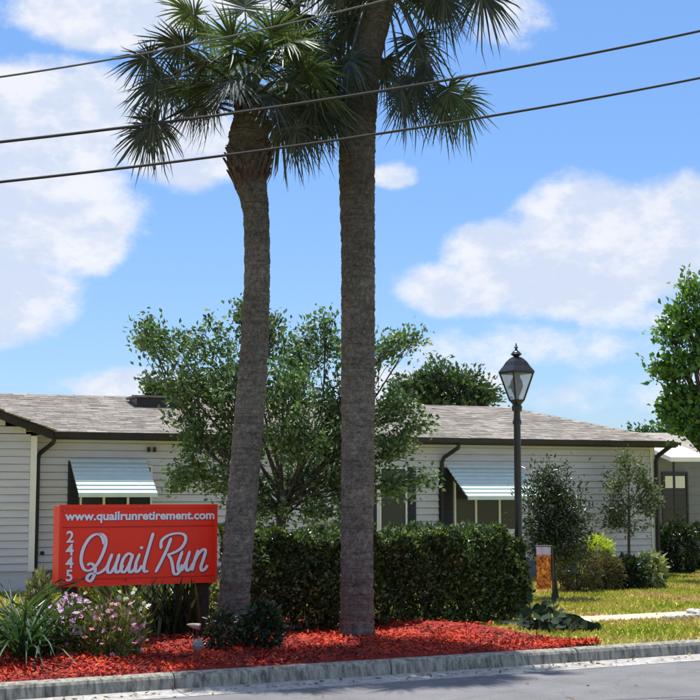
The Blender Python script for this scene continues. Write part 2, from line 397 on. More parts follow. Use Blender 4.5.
# sidewalk (runs on behind the bed)
s0, s1 = kinv(G(590, 623.0)), kinv(G(700, 616.5))
wy = (s0[1] + s1[1]) / 2
sw = thing('sidewalk', kp(6, wy), None, None, kind='structure')
for i in range(0, 13):
    xx = s0[0] - 1.0 + i * 1.5
    obj('paving_slab', MB().fbox(KF, xx + .006, xx + 1.494, wy - .02, wy + .62, -.05, .012), M['walk'], sw)

# mulch bed
bed_r = kinv(G(597, 646))[0]
def bump(x, y): return .045 * (math.sin(x * 2.1) * math.sin(y * 1.7 + 1) + .6 * math.sin(x * 5.3 + y * 4.1)) * min(1, max(0, y) * 3) 
def bedback(x): return 3.9 if x < bed_r - .95 else max(0.02, 3.0 * max(0, (bed_r - x) / .95) ** .5)
g = MB(); nx, ny = 90, 26; x0 = -7
for i in range(nx + 1):
    x = x0 + (bed_r - x0) * i / nx
    for j in range(ny + 1):
        y = bedback(x) * j / ny + .004
        g.v.append(tuple(kp(x, y, .03 + max(-.02, bump(x, y)) if 0 < j < ny and i < nx else .004)))
for i in range(nx):
    for j in range(ny):
        a = i * (ny + 1) + j; g.f.append((a, a + ny + 1, a + ny + 2, a + 1))
struct('mulch_bed', g, M['mulch_base'], smooth=True)
n = 26000; xs = NR.uniform(-6, bed_r, n); P = []
for x in xs:
    y = NR.uniform(-.03, bedback(x) * 1.03) * NR.uniform(.25, 1)
    p = kp(x, y, .035 + max(-.02, bump(x, y)) + NR.uniform(0, .025)); P.append(tuple(p))
d = NR.normal(size=(n, 3)); d[:, 2] *= .22
v, f = leaves(P, .055, .35, up=1.6, dirs=d, fold=.1)
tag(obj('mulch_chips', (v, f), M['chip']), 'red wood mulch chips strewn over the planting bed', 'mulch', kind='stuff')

# dead leaves on mulch, kerb, gutter and road
n = 420; P = []
for i in range(n):
    x = R.uniform(-5, 6); y = R.choice((R.uniform(.0, 2.2), R.uniform(-.58, -.15), R.gauss(-.30, .12), R.uniform(-2.6, -.5) if i % 3 == 0 else -.33)); 
    P.append(tuple(kp(x, y, (.07 + max(-.02, bump(x, y))) if y > 0 else (RZ + .012 if y < -.165 else .025))))
d = NR.normal(size=(n, 3)); d[:, 2] *= .1
tag(obj('leaf_litter', leaves(P, .05, .5, up=3, dirs=d, fold=.2), leafmat('dead_leaf', [(.10, .05, .025), (.22, .13, .05), (.32, .22, .08)], .1, .8, .1)), 'dead brown leaves scattered on mulch, kerb and road edge', 'dead leaves', kind='stuff')

# grass blades
def grass(n, xr, yr, h, test):
    P = []
    X = NR.uniform(xr[0], xr[1], n); Yy = NR.uniform(yr[0] ** .5, yr[1] ** .5, n) ** 2
    k = np.array([test(x, y) for x, y in zip(X, Yy)]); X, Yy = X[k], Yy[k]; n = len(X)
    a = NR.uniform(0, 6.28, n); hh = h * NR.uniform(.5, 1.4, n); w = .006 + .0006 * Yy
    b0 = np.stack([X - np.cos(a) * w, Yy - np.sin(a) * w, np.zeros(n)], 1); b1 = np.stack([X + np.cos(a) * w, Yy + np.sin(a) * w, np.zeros(n)], 1)
    t = np.stack([X + NR.normal(scale=.5, size=n) * hh, Yy + NR.normal(scale=.5, size=n) * hh, hh], 1)
    return np.stack([b0, b1, t], 1).reshape(-1, 3), np.arange(3 * n).reshape(-1, 3)
def gtest(x, y):
    p = Vector((x, y, 0)); kx, ky = kinv(p)
    if ky < .03 or abs(x) > y * .3: return False
    if wy - .02 < ky < wy + .64 and kx > s0[0] - 1.0: return False
    if kx < bed_r and ky < bedback(kx) * .96: return False
    return True
v1 = grass(230000, (-7.5, 8.5), (11.5, 34), .04, gtest)
tag(obj('grass', v1, M['grass']), 'short patchy yellow green lawn grass', 'grass', kind='stuff')

# ---------------------------------------------------------------- house
AL = rad(21)
HU = Vector((math.cos(AL), math.sin(AL), 0)); HN = Vector((-math.sin(AL), math.cos(AL), 0))
A = W(33, 492, 22.2); A.z = 0
HF = (A, HU, HN, Vector((0, 0, 1)))
def hp(s, n_, z): return A + HU * s + HN * n_ + Vector((0, 0, z))
def wh(px, py, n_=0):                      # where a sight line meets the wall plane: (s, z)
    d = ray(px, py); o = Vector((0, 0, EYE)); q = hp(0, n_, 0)
    t = (q - o).dot(HN) / d.dot(HN); p = o + d * t; return (p - A).dot(HU), p.z
SR = wh(654, 520)[0]                       # right corner
EZ = wh(300, 438.5, -.27)[1]                 # eave height
OV = .27; SL = -6.0
house = thing('manufactured_home', hp(3, 0, 0), 'long low white-sided home with brown shingle roof behind the hedge', 'house')
def hobj(name, mb, m, parent=None, **k): return obj(name, mb, m, parent or house, **k)
Z0 = .33; NBD = 18; bh = (EZ - Z0) / NBD
wall = hobj('wall', MB().fbox(HF, SL + .02, SR - .02, .02, 8, 0, EZ), M['siding'])
for i in range(NBD):
    z = Z0 + i * bh
    prof = [(.02, z + .012), (-.030, z + .012), (-.006, z + bh), (.02, z + bh)]
    hobj('siding_board', MB().prism(HF, prof, .003, SR - .075), M['siding'], wall)
wing = hobj('gable_wing', MB().fbox(HF, -5.4, -.02, -.30, .015, 0, EZ - .02), M['siding'])
GS = .37
for i in range(NBD + 7):
    z = Z0 + i * bh; e = max(0, (z + bh * .6 - EZ) / GS - .12)
    if 2 * e > 5.2: break
    prof = [(-.30, z + .012), (-.343, z + .012), (-.318, z + bh), (-.30, z + bh)]
    hobj('siding_board', MB().prism(HF, prof, -5.4 + e, -.102 - e), M['siding'], wing)
hobj('corner_board', MB().fbox(HF, -.10, .0, -.345, .0, Z0, EZ - .03), M['trim'])
hobj('corner_board', MB().fbox(HF, SR - .07, SR + .03, -.03, .05, Z0, EZ - .03), M['trim'])
for a0, a1, nn in ((.0, SR, .01), (-5.4, 0, -.29)):
    k = a0
    while k < a1 - .01:
        e = min(a1, k + 1.2); hobj('skirting_panel', MB().fbox(HF, k + .006, e - .006, nn - .004, nn + .04, .0, Z0 - .012), M['skirt']); k = e
# roof
RZZ = 3.47; RN = 4.1; RS = wh(503, 412, RN)[0]; ex = SR + .35
T = EZ + .05
g = MB()
g.add([hp(SL - .3, -OV, T), hp(ex, -OV, T), hp(RS, RN, RZZ), hp(SL - .3, RN, RZZ), hp(ex, 8.4, T), hp(SL - .3, 8.4, T)],
      [(0, 1, 2, 3), (1, 4, 2), (3, 2, 4, 5), (0, 3, 5), (0, 5, 4, 1)])
roof = hobj('roof', g, M['roofbase'])
hobj('soffit', MB().fbox(HF, .0, ex - .03, -OV + .02, .0, EZ - .03, EZ - .005), M['soffit'])
# wing gable roof
cs = -2.7; wz = T + GS * 2.95
g = MB()
a_, b_, c_ = hp(.22, -.56, T - .0), hp(cs, -.56, wz), hp(-5.65, -.56, T)
a2, b2, c2 = hp(.22, 3.0, T), hp(cs, 4.4, wz), hp(-5.65, 3, T)
dn = Vector((0, 0, -.10))
g.add([a_, b_, b2, a2, a_ + dn, b_ + dn, b2 + dn, a2 + dn, c_, c2, c_ + dn, c2 + dn],
      [(0, 3, 2, 1), (4, 5, 6, 7), (3, 0, 4, 7), (1, 2, 9, 8), (5, 10, 11, 6), (8, 9, 11, 10)])
hobj('wing_roof', g, M['roofbase'])
g = MB(); dn2 = Vector((0, 0, -.108)); g.add([a_ + dn2, b_ + dn2, b2 + dn2, a2 + dn2], [(0, 1, 2, 3)]); hobj('wing_soffit', g, M['soffit'])
g = MB()
for (p, q) in ((a_, b_), (b_, c_)):
    o_ = HN * -.02
    g.add([p + o_, q + o_, q + o_ + Vector((0, 0, -.14)), p + o_ + Vector((0, 0, -.14)), p, q, q + Vector((0, 0, -.14)), p + Vector((0, 0, -.14))],
          [(0, 1, 2, 3), (7, 6, 5, 4), (0, 4, 5, 1), (3, 2, 6, 7), (0, 3, 7, 4), (1, 5, 6, 2)])
hobj('rake_board', g, M['dark_trim'])
# shingles: real tabs in courses
slope = Vector((0, RN + OV, RZZ - T)); sl_len = slope.length; sy, sz = slope.y / sl_len, slope.z / sl_len
def tabs(fn, ncol, s_lo, s_hi_fn, lift=.004):
    g = MB(); tw = .30
    for r in range(int(sl_len / .145) + 1):
        q0 = r * .145 - .02; q1 = min(q0 + .165, sl_len); s = s_lo + (r % 3) * .11 - .3
        while s < s_hi_fn(q0):
            s2 = min(s + tw * R.choice((.5, .8, 1, 1.2)), s_hi_fn(q0)); h = lift + R.choice((0, .002, .005))
            if s2 - s > .03:
                pts = []
                for (qq, hh) in ((q0, h + .006), (q1, .004)):
                    for ss in (s + .003, s2 - .003):
                        pts.append(fn(ss, qq, hh))
                pts += [fn(s2 - .003, q0, 0.), fn(s + .003, q0, 0.)]
                g.add(pts, [(0, 1, 3, 2), (5, 4, 1, 0)])
            s = s2
    return g
def fmain(s, q, h): return hp(s, -OV + sy * q, T + sz * q + h)
tag(hobj('shingles', tabs(fmain, 0, -1.2, lambda q: ex + (RS - ex) * max(0, q) / sl_len), M['shingle'], roof), kind='stuff')
def fwing(s, q, h):                        # right plane of the wing: q runs up the slope, s backwards
    return hp(.22 - q * .938, -.56 + s, T + q * .347 + h)
tag(hobj('shingles', tabs(fwing, 0, .0, lambda q: 3.2), M['shingle'], roof), kind='stuff')
g = MB(); 
for k in range(46):
    s = -5 + k * .30
    if s < RS: g.add([hp(s, RN - .13, RZZ - .02), hp(s + .32, RN - .13, RZZ - .02), hp(s + .32, RN, RZZ + .025), hp(s, RN, RZZ + .025), hp(s + .32, RN + .13, RZZ - .02), hp(s, RN + .13, RZZ - .02)], [(0, 1, 2, 3), (3, 2, 4, 5)])
for k in range(16):
    t0, t1 = k / 16, (k + 1.05) / 16
    p, q = hp(RS, RN, RZZ + .02).lerp(hp(ex, -OV, T + .02), t0), hp(RS, RN, RZZ + .035).lerp(hp(ex, -OV, T + .035), t1)
    u_ = Vector((.12, 0, -.02)); w_ = Vector((-.12, -.02, -.02)); g.add([p + w_, p, q, q + w_, p + u_, q + u_], [(0, 1, 2, 3), (1, 4, 5, 2)])
tag(hobj('ridge_caps', g, M['shingle'], roof), kind='stuff')
# gutter / fascia
hobj('fascia', MB().fbox(HF, .24, ex, -OV - .02, -OV, EZ - .075, EZ + .045), M['dark_trim'])
hobj('rain_gutter', MB().prism(HF, [(-OV - .022, EZ - .06), (-OV - .022, EZ + .035), (-OV - .11, EZ + .035), (-OV - .10, EZ - .035), (-OV - .06, EZ - .06)], .26, ex), M['dark_trim'])
def downspout(px, zb=.05, side=1):
    s, z = wh(px, 500)
    p = [hp(s + .22 * side, -OV - .06, EZ - .05), hp(s + .20 * side, -OV - .05, EZ - .13), hp(s + .02 * side, -.10, EZ - .30), hp(s, -.06, EZ - .38), hp(s, -.06, zb + .12), hp(s, -.16, zb)]
    hobj('downspout', MB().tube(p, .038, 8), M['dark_trim'])
downspout(36.5); downspout(441)
hobj('downspout', MB().tube([hp(SR + .2, -OV - .06, EZ - .04), hp(SR + .08, -.08, EZ - .22), hp(SR + .04, -.06, EZ - .34), hp(SR + .04, -.06, .05)], .045, 8), M['dark_trim'])
# roof vent (low flat hood near the ridge)
rs0, rs1 = wh(131, 400, 3.0)[0], wh(184, 400, 3.0)[0]
zc = T + sz / sy * (3.0 + OV)
v_ = hobj('skylight', MB().fbox(HF, rs0 + .06, rs1 - .06, 2.75, 3.45, zc - .10, zc + .14), M['dark_trim'])
hobj('skylight_cover', MB().fbox(HF, rs0, rs1, 2.68, 3.5, zc + .142, zc + .18), M['roofbase'], v_)
# windows
def window(pxl, pxr, pyt, pyb, mull, curtain='glass'):
    s0_, zt = wh(pxl, pyt); s1_, _ = wh(pxr, pyt); _, zb = wh((pxl + pxr) / 2, pyb)
    w_ = hobj('window', MB().fbox(HF, s0_ + .01, s1_ - .01, -.022, .01, zb, zt), M['curtain'])
    f_ = MB()
    t = .032
    f_.fbox(HF, s0_, s1_, -.055, -.018, zt - t, zt); f_.fbox(HF, s0_, s1_, -.055, -.018, zb, zb + t)
    f_.fbox(HF, s0_, s0_ + t, -.055, -.018, zb + t, zt - t); f_.fbox(HF, s1_ - t, s1_, -.055, -.018, zb + t, zt - t)
    xs_ = [s0_ + t]
    for mpx in mull:
        sm = wh(mpx, pyt)[0]; f_.fbox(HF, sm - .02, sm + .02, -.058, -.018, zb + t, zt - t); xs_ += [sm - .02, sm + .02]
    xs_.append(s1_ - t)
    hobj('window_frame', f_, M['trim'], w_)
    for i in range(0, len(xs_), 2): hobj('pane', MB().fbox(HF, xs_[i], xs_[i + 1], -.034, -.026, zb + t, zt - t), M['glass'], w_)
    hobj('sill', MB().fbox(HF, s0_ - .04, s1_ + .04, -.09, -.018, zb - .05, zb - .003), M['trim'], w_)
    return s0_, s1_, zb, zt
def shutter(pxl, pxr, pyt, pyb):
    s0_, zt = wh(pxl, pyt); s1_, _ = wh(pxr, pyt); zb = wh(pxl, pyb)[1]
    sh = hobj('shutter', MB().fbox(HF, s0_, s1_, -.04, -.0075, zb, zt), M['shutter'])
    k = int((zt - zb) / .085); g = MB(); w = s1_ - s0_
    for i in range(k):
        z = zb + .03 + i * (zt - zb - .06) / k
        g.prism(HF, [(-.04, z), (-.058, z), (-.042, z + .06), (-.04, z + .06)], s0_ + .04, s1_ - .04)
    hobj('louvres', g, M['shutter'], sh)
def awning(pxl, pxr, pyt, pyb, out=.88, ns=8):
    s0_, zt = wh(pxl, pyt); s1_, _ = wh(pxr, pyt); zb = wh(pxl + 22, pyb, -out)[1]
    aw_ = hobj('awning', MB().fbox(HF, s0_, s1_, -.05, -.0075, zt, zt + .04), M['awning'])
    for i in range(ns):
        a, c = i / ns, (i + 1) / ns
        y0, y1 = -.045 - (out - .045) * a, -.045 - (out - .045) * c; z0_, z1_ = zt + (zb - zt) * a, zt + (zb - zt) * c
        hobj('slat', MB().prism(HF, [(y0, z0_ - .012), (y0, z0_ + .004), (y1 - .02, z1_ + .022), (y1 - .02, z1_ - .004)], s0_, s1_), M['awning'], aw_)
    hobj('front_lip', MB().fbox(HF, s0_, s1_, -out - .035, -out - .0135, zb - .05, zb + .012), M['awning'], aw_)
    for s in (s0_ + .01, s1_ - .04):
        hobj('arm', MB().add([hp(s, -.05, zt - .03), hp(s + .03, -.05, zt - .03), hp(s + .03, -out, zb - .03), hp(s, -out, zb - .03), hp(s, -.05, zt - .09), hp(s + .03, -.05, zt - .09), hp(s + .03, -out, zb - .055), hp(s, -out, zb - .055)],
             [(0, 1, 2, 3), (4, 7, 6, 5), (0, 4, 5, 1), (1, 5, 6, 2), (2, 6, 7, 3), (3, 7, 4, 0)]), M['dark_trim'], aw_)
window(80, 152, 465, 531, (104, 128)); shutter(68, 79.5, 461, 531); awning(70, 146, 462, 494)
window(453, 517, 469, 531, (474.5, 498)); shutter(438, 452, 468, 531); awning(446, 518, 467.5, 497)
window(376, 406, 467, 531, (379,)); shutter(368, 375.5, 467, 531); shutter(407, 415, 467, 531)
s_, z_ = wh(148, 449); hobj('wall_bracket', MB().fbox(HF, s_ - .02, s_ + .02, -.09, -.013, z_ - .05, z_ + .03).fbox(HF, s_ + .08, s_ + .12, -.09, -.013, z_ - .05, z_ + .03), M['dark_trim'])
s_, z_ = wh(42, 553); hobj('hose_bib', MB().lathe(hp(s_, -.04, z_ - .03), [(.02, 0), (.035, .02), (.035, .04), (.02, .06)], 8), M['dark_trim'])

# neighbour's home with white porch roof
NF = (W(652, 492, 33.0) * 1, Vector((math.cos(rad(8)), math.sin(rad(8)), 0)), Vector((-math.sin(rad(8)), math.cos(rad(8)), 0)), Vector((0, 0, 1)))
NF[0].z = 0
nb = thing('neighbour_home', NF[0] + Vector((2.5, 1, 0)), 'grey neighbouring home with white porch roof beyond the long home', 'house')
px2m = 33.0 / F
obj('wall', MB().fbox(NF, -1.6, 7, 0, 5, 0, 2.45), M['ngrey'], nb)
for i in range(10): obj('siding_board', MB().prism(NF, [(0, .2 + i * .22), (-.025, .2 + i * .22), (-.008, .2 + (i + 1) * .22), (0, .2 + (i + 1) * .22)], -1.6, 7), M['ngrey'], nb)
g = MB(); o_ = NF[0]
def np_(x, y, z): return o_ + NF[1] * x + NF[2] * y + Vector((0, 0, z))
g.add([np_(-1.8, -.3, 2.5), np_(7.2, -.3, 2.5), np_(7.2, 5.3, 2.5), np_(-1.8, 5.3, 2.5), np_(-.2, 2.5, 3.15), np_(5.5, 2.5, 3.15)], [(0, 1, 5, 4), (1, 2, 5), (2, 3, 4, 5), (3, 0, 4), (3, 2, 1, 0)])
obj('roof', g, M['shingle'], nb)
z1 = W(660, 462, 31.6).z; z2 = W(660, 453, 31.6).z
g = MB(); g.add([np_(-.2, -1.8, z1), np_(.72, -1.8, z1), np_(.72, 0, z2 + .12), np_(-.2, 0, z2 + .12), np_(-.2, -1.8, z1 + .10), np_(.72, -1.8, z1 + .10), np_(.72, 0, z2 + .24), np_(-.2, 0, z2 + .24)], [(0, 3, 2, 1), (4, 5, 6, 7), (0, 1, 5, 4), (1, 2, 6, 5), (2, 3, 7, 6), (3, 0, 4, 7)])
obj('porch_roof', g, M['white_metal'], nb)
obj('porch_post', MB().tube([np_(.62, -1.7, 0), np_(.62, -1.7, z1)], .04, 8), M['white_metal'], nb)
obj('porch_post', MB().tube([np_(-.1, -1.7, 0), np_(-.1, -1.7, z1)], .03, 8), M['black_metal'], nb)
wz0, wz1 = W(670, 535, 33).z, W(670, 474, 33).z
w_ = obj('window', MB().fbox(NF, .28, .86, -.04, -.026, wz0, wz1), M['glass'], nb)
obj('window_frame', MB().fbox(NF, .24, .28, -.07, -.027, wz0, wz1).fbox(NF, .86, .90, -.07, -.027, wz0, wz1).fbox(NF, .24, .90, -.07, -.027, wz1, wz1 + .05).fbox(NF, .28, .86, -.065, -.03, wz0 + .6, wz0 + .65), M['black_metal'], w_)
obj('blind', MB().fbox(NF, .32, .82, -.055, -.042, wz1 - .34, wz1 - .05), M['trim'], w_)
# ---------------------------------------------------------------- trees
def tree(name, base, trunk_top, blobs, label, cat, lm, lsize, ntw, nlf, rt=.09, asp=.5, spread=.28, group=None, depthjit=.5, seed=1, bark='bark', limb=.45):
    """blobs: (px, py, Y, r_px_x, r_px_y) of crown masses at depth Y"""
    rr = random.Random(seed); rs = np.random.RandomState(seed)
    base = Vector(base); tp = Vector(trunk_top); root = thing(name, base, label, cat, group)
    g = MB(); mid = base.lerp(tp, .5) + Vector((rr.uniform(-.06, .06), rr.uniform(-.05, .05), 0))
    g.tube(catmull([base - Vector((0, 0, .05)), base.lerp(mid, .3), mid, tp], 4), list(np.linspace(rt * 1.25, rt * .8, 13)), 9, jit=.08)
    P = []; D = []
    for (px, py, Y, rx, ry) in blobs:
        c = W(px, py, Y); ax, az_ = rx * Y / F, ry * Y / F; ay = (ax + az_) / 2 * 1.1
        st = mid.lerp(tp, rr.uniform(.5, 1)); m1 = st.lerp(c, .5) + Vector((rr.gauss(0, .12), rr.gauss(0, .12), rr.uniform(-.05, .15))) * (c - st).length * .5
        br = catmull([st, m1, c], 4); r0 = rt * limb
        g.tube(br, list(np.linspace(r0, r0 * .35, len(br))), 6)
        for k in range(max(3, int(ntw * min(1.3, max(.25, rx * ry / 1000)))) if name == 'small_oak' else ntw):
            while True:
                e = Vector((rr.uniform(-1, 1), rr.uniform(-1, 1), rr.uniform(-1, 1)))
                if e.length < 1: break
            e = e * (1 / max(.2, e.length)) ** .3 * rr.uniform(.7, 1.06)
            e = c + Vector((e.x * ax, e.y * ay, e.z * az_)); s_ = br[rr.randint(len(br) // 2, len(br) - 1)]
            m2 = s_.lerp(e, .5) + Vector((rr.gauss(0, .08), rr.gauss(0, .08), rr.uniform(0, .12))) * (e - s_).length
            tw = catmull([s_, m2, e], 3); g.tube(tw, list(np.linspace(r0 * .28, .003, len(tw))), 4, cap=False)
            tt = rs.uniform(.3, 1.04, nlf) ** .7; a = np.array([tuple(x) for x in tw]); idx = np.clip(tt * (len(tw) - 1), 0, len(tw) - 1.001); i0 = idx.astype(int); fr = (idx - i0)[:, None]
            pp = a[i0] * (1 - fr) + a[i0 + 1] * fr + rs.normal(scale=spread * lsize * 3.2, size=(nlf, 3)); P.append(pp); D.append(np.tile(np.array((e - s_).normalized()), (nlf, 1)))
    obj('trunk', g, M[bark], root, smooth=True)
    v, f = leaves(np.concatenate(P), lsize, asp, dirs=np.concatenate(D) * .6, rs=rs)
    obj('crown', (v, f), M[lm], root)
    return root
Y1 = 18.6
tree('small_oak', (W(279, 500, Y1).x, Y1, 0), W(284, 490, Y1), [
    (142, 325, Y1, 12, 4), (150, 338, Y1 + .2, 12, 5), (240, 306, Y1, 6, 7), (412, 338, Y1, 14, 3), (325, 322, Y1, 10, 6), (275, 322, Y1, 8, 5), (160, 345, Y1, 24, 20), (205, 335, Y1 + .4, 38, 20), (258, 335, Y1, 30, 24), (310, 345, Y1 + .3, 45, 24), (368, 352, Y1, 42, 18), (400, 338, Y1 - .2, 14, 5),
    (180, 385, Y1, 30, 22), (225, 385, Y1, 45, 28), (285, 385, Y1 - .5, 45, 30), (345, 395, Y1, 45, 30), (398, 405, Y1, 26, 24), (420, 424, Y1, 18, 12),
    (190, 432, Y1, 30, 26), (235, 435, Y1 + .3, 45, 32), (295, 435, Y1 - .6, 45, 34), (350, 440, Y1, 42, 32), (398, 450, Y1, 26, 24),
    (190, 478, Y1, 32, 24), (240, 482, Y1, 40, 28), (300, 480, Y1 + .4, 45, 26), (355, 485, Y1, 36, 26), (400, 490, Y1, 24, 14), (425, 478, Y1, 16, 7), (260, 512, Y1, 40, 14), (325, 514, Y1, 36, 12)],
    'airy small oak tree rising behind the two palm trunks', 'tree', 'oak', .074, 25, 44, .075, .55, .34, seed=3, limb=.25)
tree('broadleaf_tree', (W(445, 500, 42).x, 42, 0), W(447, 430, 42), [(412, 385, 42, 18, 20), (435, 376, 42, 24, 18), (462, 380, 42, 26, 16), (485, 396, 42, 18, 14), (440, 400, 42, 30, 16), (470, 405, 42, 30, 12), (400, 402, 42, 14, 12)],
    'blue-green tree behind the roof left of the lamp', 'tree', 'far_leaf', .17, 16, 50, .16, .5, seed=5)
tree('broadleaf_tree', (W(160, 500, 40).x, 40, 0), W(160, 430, 40), [(150, 386, 40, 12, 10), (170, 388, 40, 14, 12), (190, 380, 40, 16, 16), (215, 385, 40, 16, 20), (165, 400, 40, 20, 8)],
    'small dark treetop showing over the left part of the roof', 'tree', 'far_leaf', .15, 12, 40, .14, .5, seed=6)
tree('broadleaf_tree', (W(652, 500, 46).x, 46, 0), W(650, 445, 46), [(636, 437, 46, 12, 7), (652, 436, 46, 16, 9), (672, 432, 46, 18, 12), (690, 430, 46, 16, 14)],
    'low distant tree behind the right end of the roof', 'tree', 'far_leaf', .17, 12, 40, .14, .5, seed=8)
YR = 25
tree('broadleaf_tree', (W(722, 500, YR).x, YR, 0), W(716, 445, YR), [
    (692, 284, YR, 13, 12), (682, 312, YR, 20, 12), (670, 332, YR, 13, 8), (698, 322, YR, 20, 16), (661, 366, YR, 11, 9), (682, 362, YR, 17, 14), (676, 392, YR, 14, 10), (697, 396, YR, 16, 14), (668, 412, YR, 8, 6), (700, 352, YR, 14, 10),
    (684, 426, YR, 10, 8), (706, 432, YR, 14, 10), (735, 295, YR, 34, 26), (742, 350, YR, 36, 28), (738, 402, YR, 32, 24), (775, 330, YR, 34, 30), (775, 390, YR, 32, 28)],
    'bright green tree standing at the right edge of the view', 'tree', 'bright_leaf', .115, 11, 30, .13, .65, seed=9)
# slim sapling by the house and dense small tree by the lamp
Yt = wh(629, 520)[0]; bp = hp(Yt, -1.0, 0); Yb = bp.y
tree('sapling', (W(629, 560, Yb).x, Yb, 0), W(629, 505, Yb), [(628, 460, Yb, 18, 12), (615, 480, Yb, 17, 14), (643, 478, Yb, 18, 14), (618, 505, Yb, 20, 16), (644, 505, Yb, 18, 16), (630, 526, Yb, 26, 14), (609, 518, Yb, 12, 12), (652, 498, Yb, 10, 18)],
    'slim sparse sapling with grey-green leaves against the right end of the home', 'tree', 'olive_leaf', .075, 14, 26, .028, .45, seed=12, bark='twig')
Ys = 20.5
tree('small_evergreen_tree', (W(556, 560, Ys).x, Ys, 0), W(556, 530, Ys), [(548, 480, Ys, 13, 14), (540, 500, Ys, 14, 14), (560, 498, Ys, 16, 16), (548, 520, Ys, 24, 14), (575, 518, Ys, 16, 14), (540, 540, Ys, 20, 12), (565, 540, Ys, 24, 14), (552, 530, Ys, 22, 14), (558, 555, Ys, 24, 8)],
    'dark dense small tree right of the lamp post', 'tree', 'dark_leaf', .07, 19, 42, .035, .38, .62, seed=14)

# ---------------------------------------------------------------- shrubs and hedge
def shrub(name, px, pyb, Y, rx, h_px, label, cat, lm, lsize, n, asp=.5, up=.5, stems=9, shape=2.2, group=None, seed=1, z0=0., top=None, upright=0.):
    rr = random.Random(seed); rs = np.random.RandomState(seed)
    c = W(px, pyb, Y); c.z = z0; ax = rx * Y / F; h = h_px * Y / F; root = thing(name, c, label, cat, group)
    g = MB()
    for k in range(stems):
        a = rr.uniform(0, 6.28); r_ = rr.uniform(.3, .9)
        e = c + Vector((math.cos(a) * ax * r_, math.sin(a) * ax * r_ * .8, h * rr.uniform(.6, .95)))
        g.tube(catmull([c + Vector((rr.uniform(-.05, .05), rr.uniform(-.05, .05), -.02)), c.lerp(e, .5) + Vector((0, 0, h * .12)), e], 3), [.012, .011, .01, .009, .007, .005, .003], 5, cap=False)
    obj('stems', g, M['twig'], root)
    u = nrm(rs.normal(size=(n, 3))); r_ = rs.uniform(.35, 1, n) ** .45
    lump = 1 + .16 * np.sin(u[:, 0] * 7 + seed) * np.cos(u[:, 2] * 6 + seed) + .12 * np.sin(u[:, 1] * 11 + seed * 2)
    P = u * (r_ * lump)[:, None] * np.array([ax, ax * .85, h * .52]); P = P + np.array([c.x, c.y, z0 + h * .5]); P[:, 2] = np.maximum(P[:, 2], z0 + .02)
    v, f = leaves(P, lsize, asp, up=up, dirs=u * (.8 - .3 * (upright > 0)) + np.array([0, 0, upright]), rs=rs)
    obj('foliage', (v, f), M[lm], root)
    if top:
        tm, nt, ts = top; u = nrm(rs.normal(size=(nt, 3)) + np.array([0, -.5, .8])); P = u * np.array([ax, ax * .85, h * .52]) * 1.03 + np.array([c.x, c.y, z0 + h * .5]); P = P * 1.0 + rs.normal(scale=(ax * .16, ax * .16, h * .10), size=P.shape)
        blooms(root, P, tm, ts, rs)
    return root
def blooms(root, P, m, size, rs):
    V = []; Fc = []
    for p in P:
        a = nrm(rs.normal(size=(1, 3)) * .6 + np.array([[0, -.7, .7]]))[0]; b1 = nrm(np.cross(a, [[.3, .2, 1]]))[0]; b2 = np.cross(a, b1)
        for k in range(5):
            w = k * 1.2566 + rs.uniform(0, .3); dd = b1 * math.cos(w) + b2 * math.sin(w); tt = -b1 * math.sin(w) + b2 * math.cos(w); s = size * rs.uniform(.8, 1.2)
            o = len(V); V += [p, p + dd * s * .6 + tt * s * .35 + a * s * .2, p + dd * s + a * s * .1, p + dd * s * .6 - tt * s * .35 + a * s * .2]; Fc.append((o, o + 1, o + 2, o + 3))
    return obj('blossoms', (np.array(V), np.array(Fc)), M[m], root)

# clipped hedge, parallel to the kerb
h0 = G(248, 636); h1 = G(531, 622)
hx0, hy0 = kinv(h0); hx1, hy1 = kinv(h1)
hedge = thing('hedge', (h0 + h1) / 2, 'clipped dark green hedge running behind the palms to the lamp post', 'hedge')
hu = (h1 - h0).normalized(); hv = Vector((-hu.y, hu.x, 0)); HL = (h1 - h0).length; HH, HD = 1.10, 1.0
n = 52000; t = NR.uniform(0, 1, (n, 3)); face = NR.choice(4, n, p=[.45, .28, .09, .18])
q = t.copy(); dpt = NR.exponential(.085, n)
x = t[:, 0] * HL; y = t[:, 1] * HD; z = t[:, 2] * HH * (1 - .0)
y = np.where(face == 0, dpt, y); z = np.where(face == 1, HH - dpt, z); x = np.where(face == 2, np.where(t[:, 1] > .5, dpt, HL - dpt), x); 
wv = .05 * np.sin(x * 4.1) + .045 * np.sin(x * 9.3 + z * 5) + .04 * np.sin(z * 7 + x * 2)
y = y + wv + .12 * np.clip(.35 - z, 0, 1); z = z + .035 * np.sin(x * 5.7) + .03 * np.sin(x * 13 + y * 8) - .10 * (np.clip(.2 - y, 0, 1) * 3) * (face == 1)
z -= .10 * (z / HH) * np.clip((x / HL - .88) * 8, 0, 1) ** 2; z -= .16 * np.clip(x / HL * 1.0 - .93, 0, 1) * 10 * (z / HH); keep = ~((z < .25) & (NR.uniform(size=n) < .5)); x, y, z = x[keep], y[keep], np.maximum(z[keep], .03)
ho = np.array(h0); z = z + .05 * np.sin(x * 17 + np.sin(y * 9)) * (z / HH) ** 3; P = ho + np.outer(x, hu) + np.outer(y, hv); P[:, 2] = z
dd = np.where(face[keep][:, None] == 0, -np.array(hv)[None] + np.array([0, 0, .4]), np.array([0, 0, 1.])[None]) * .9
obj('foliage', leaves(P, .062, .55, up=.35, dirs=dd), M['hedge'], hedge)
g = MB()
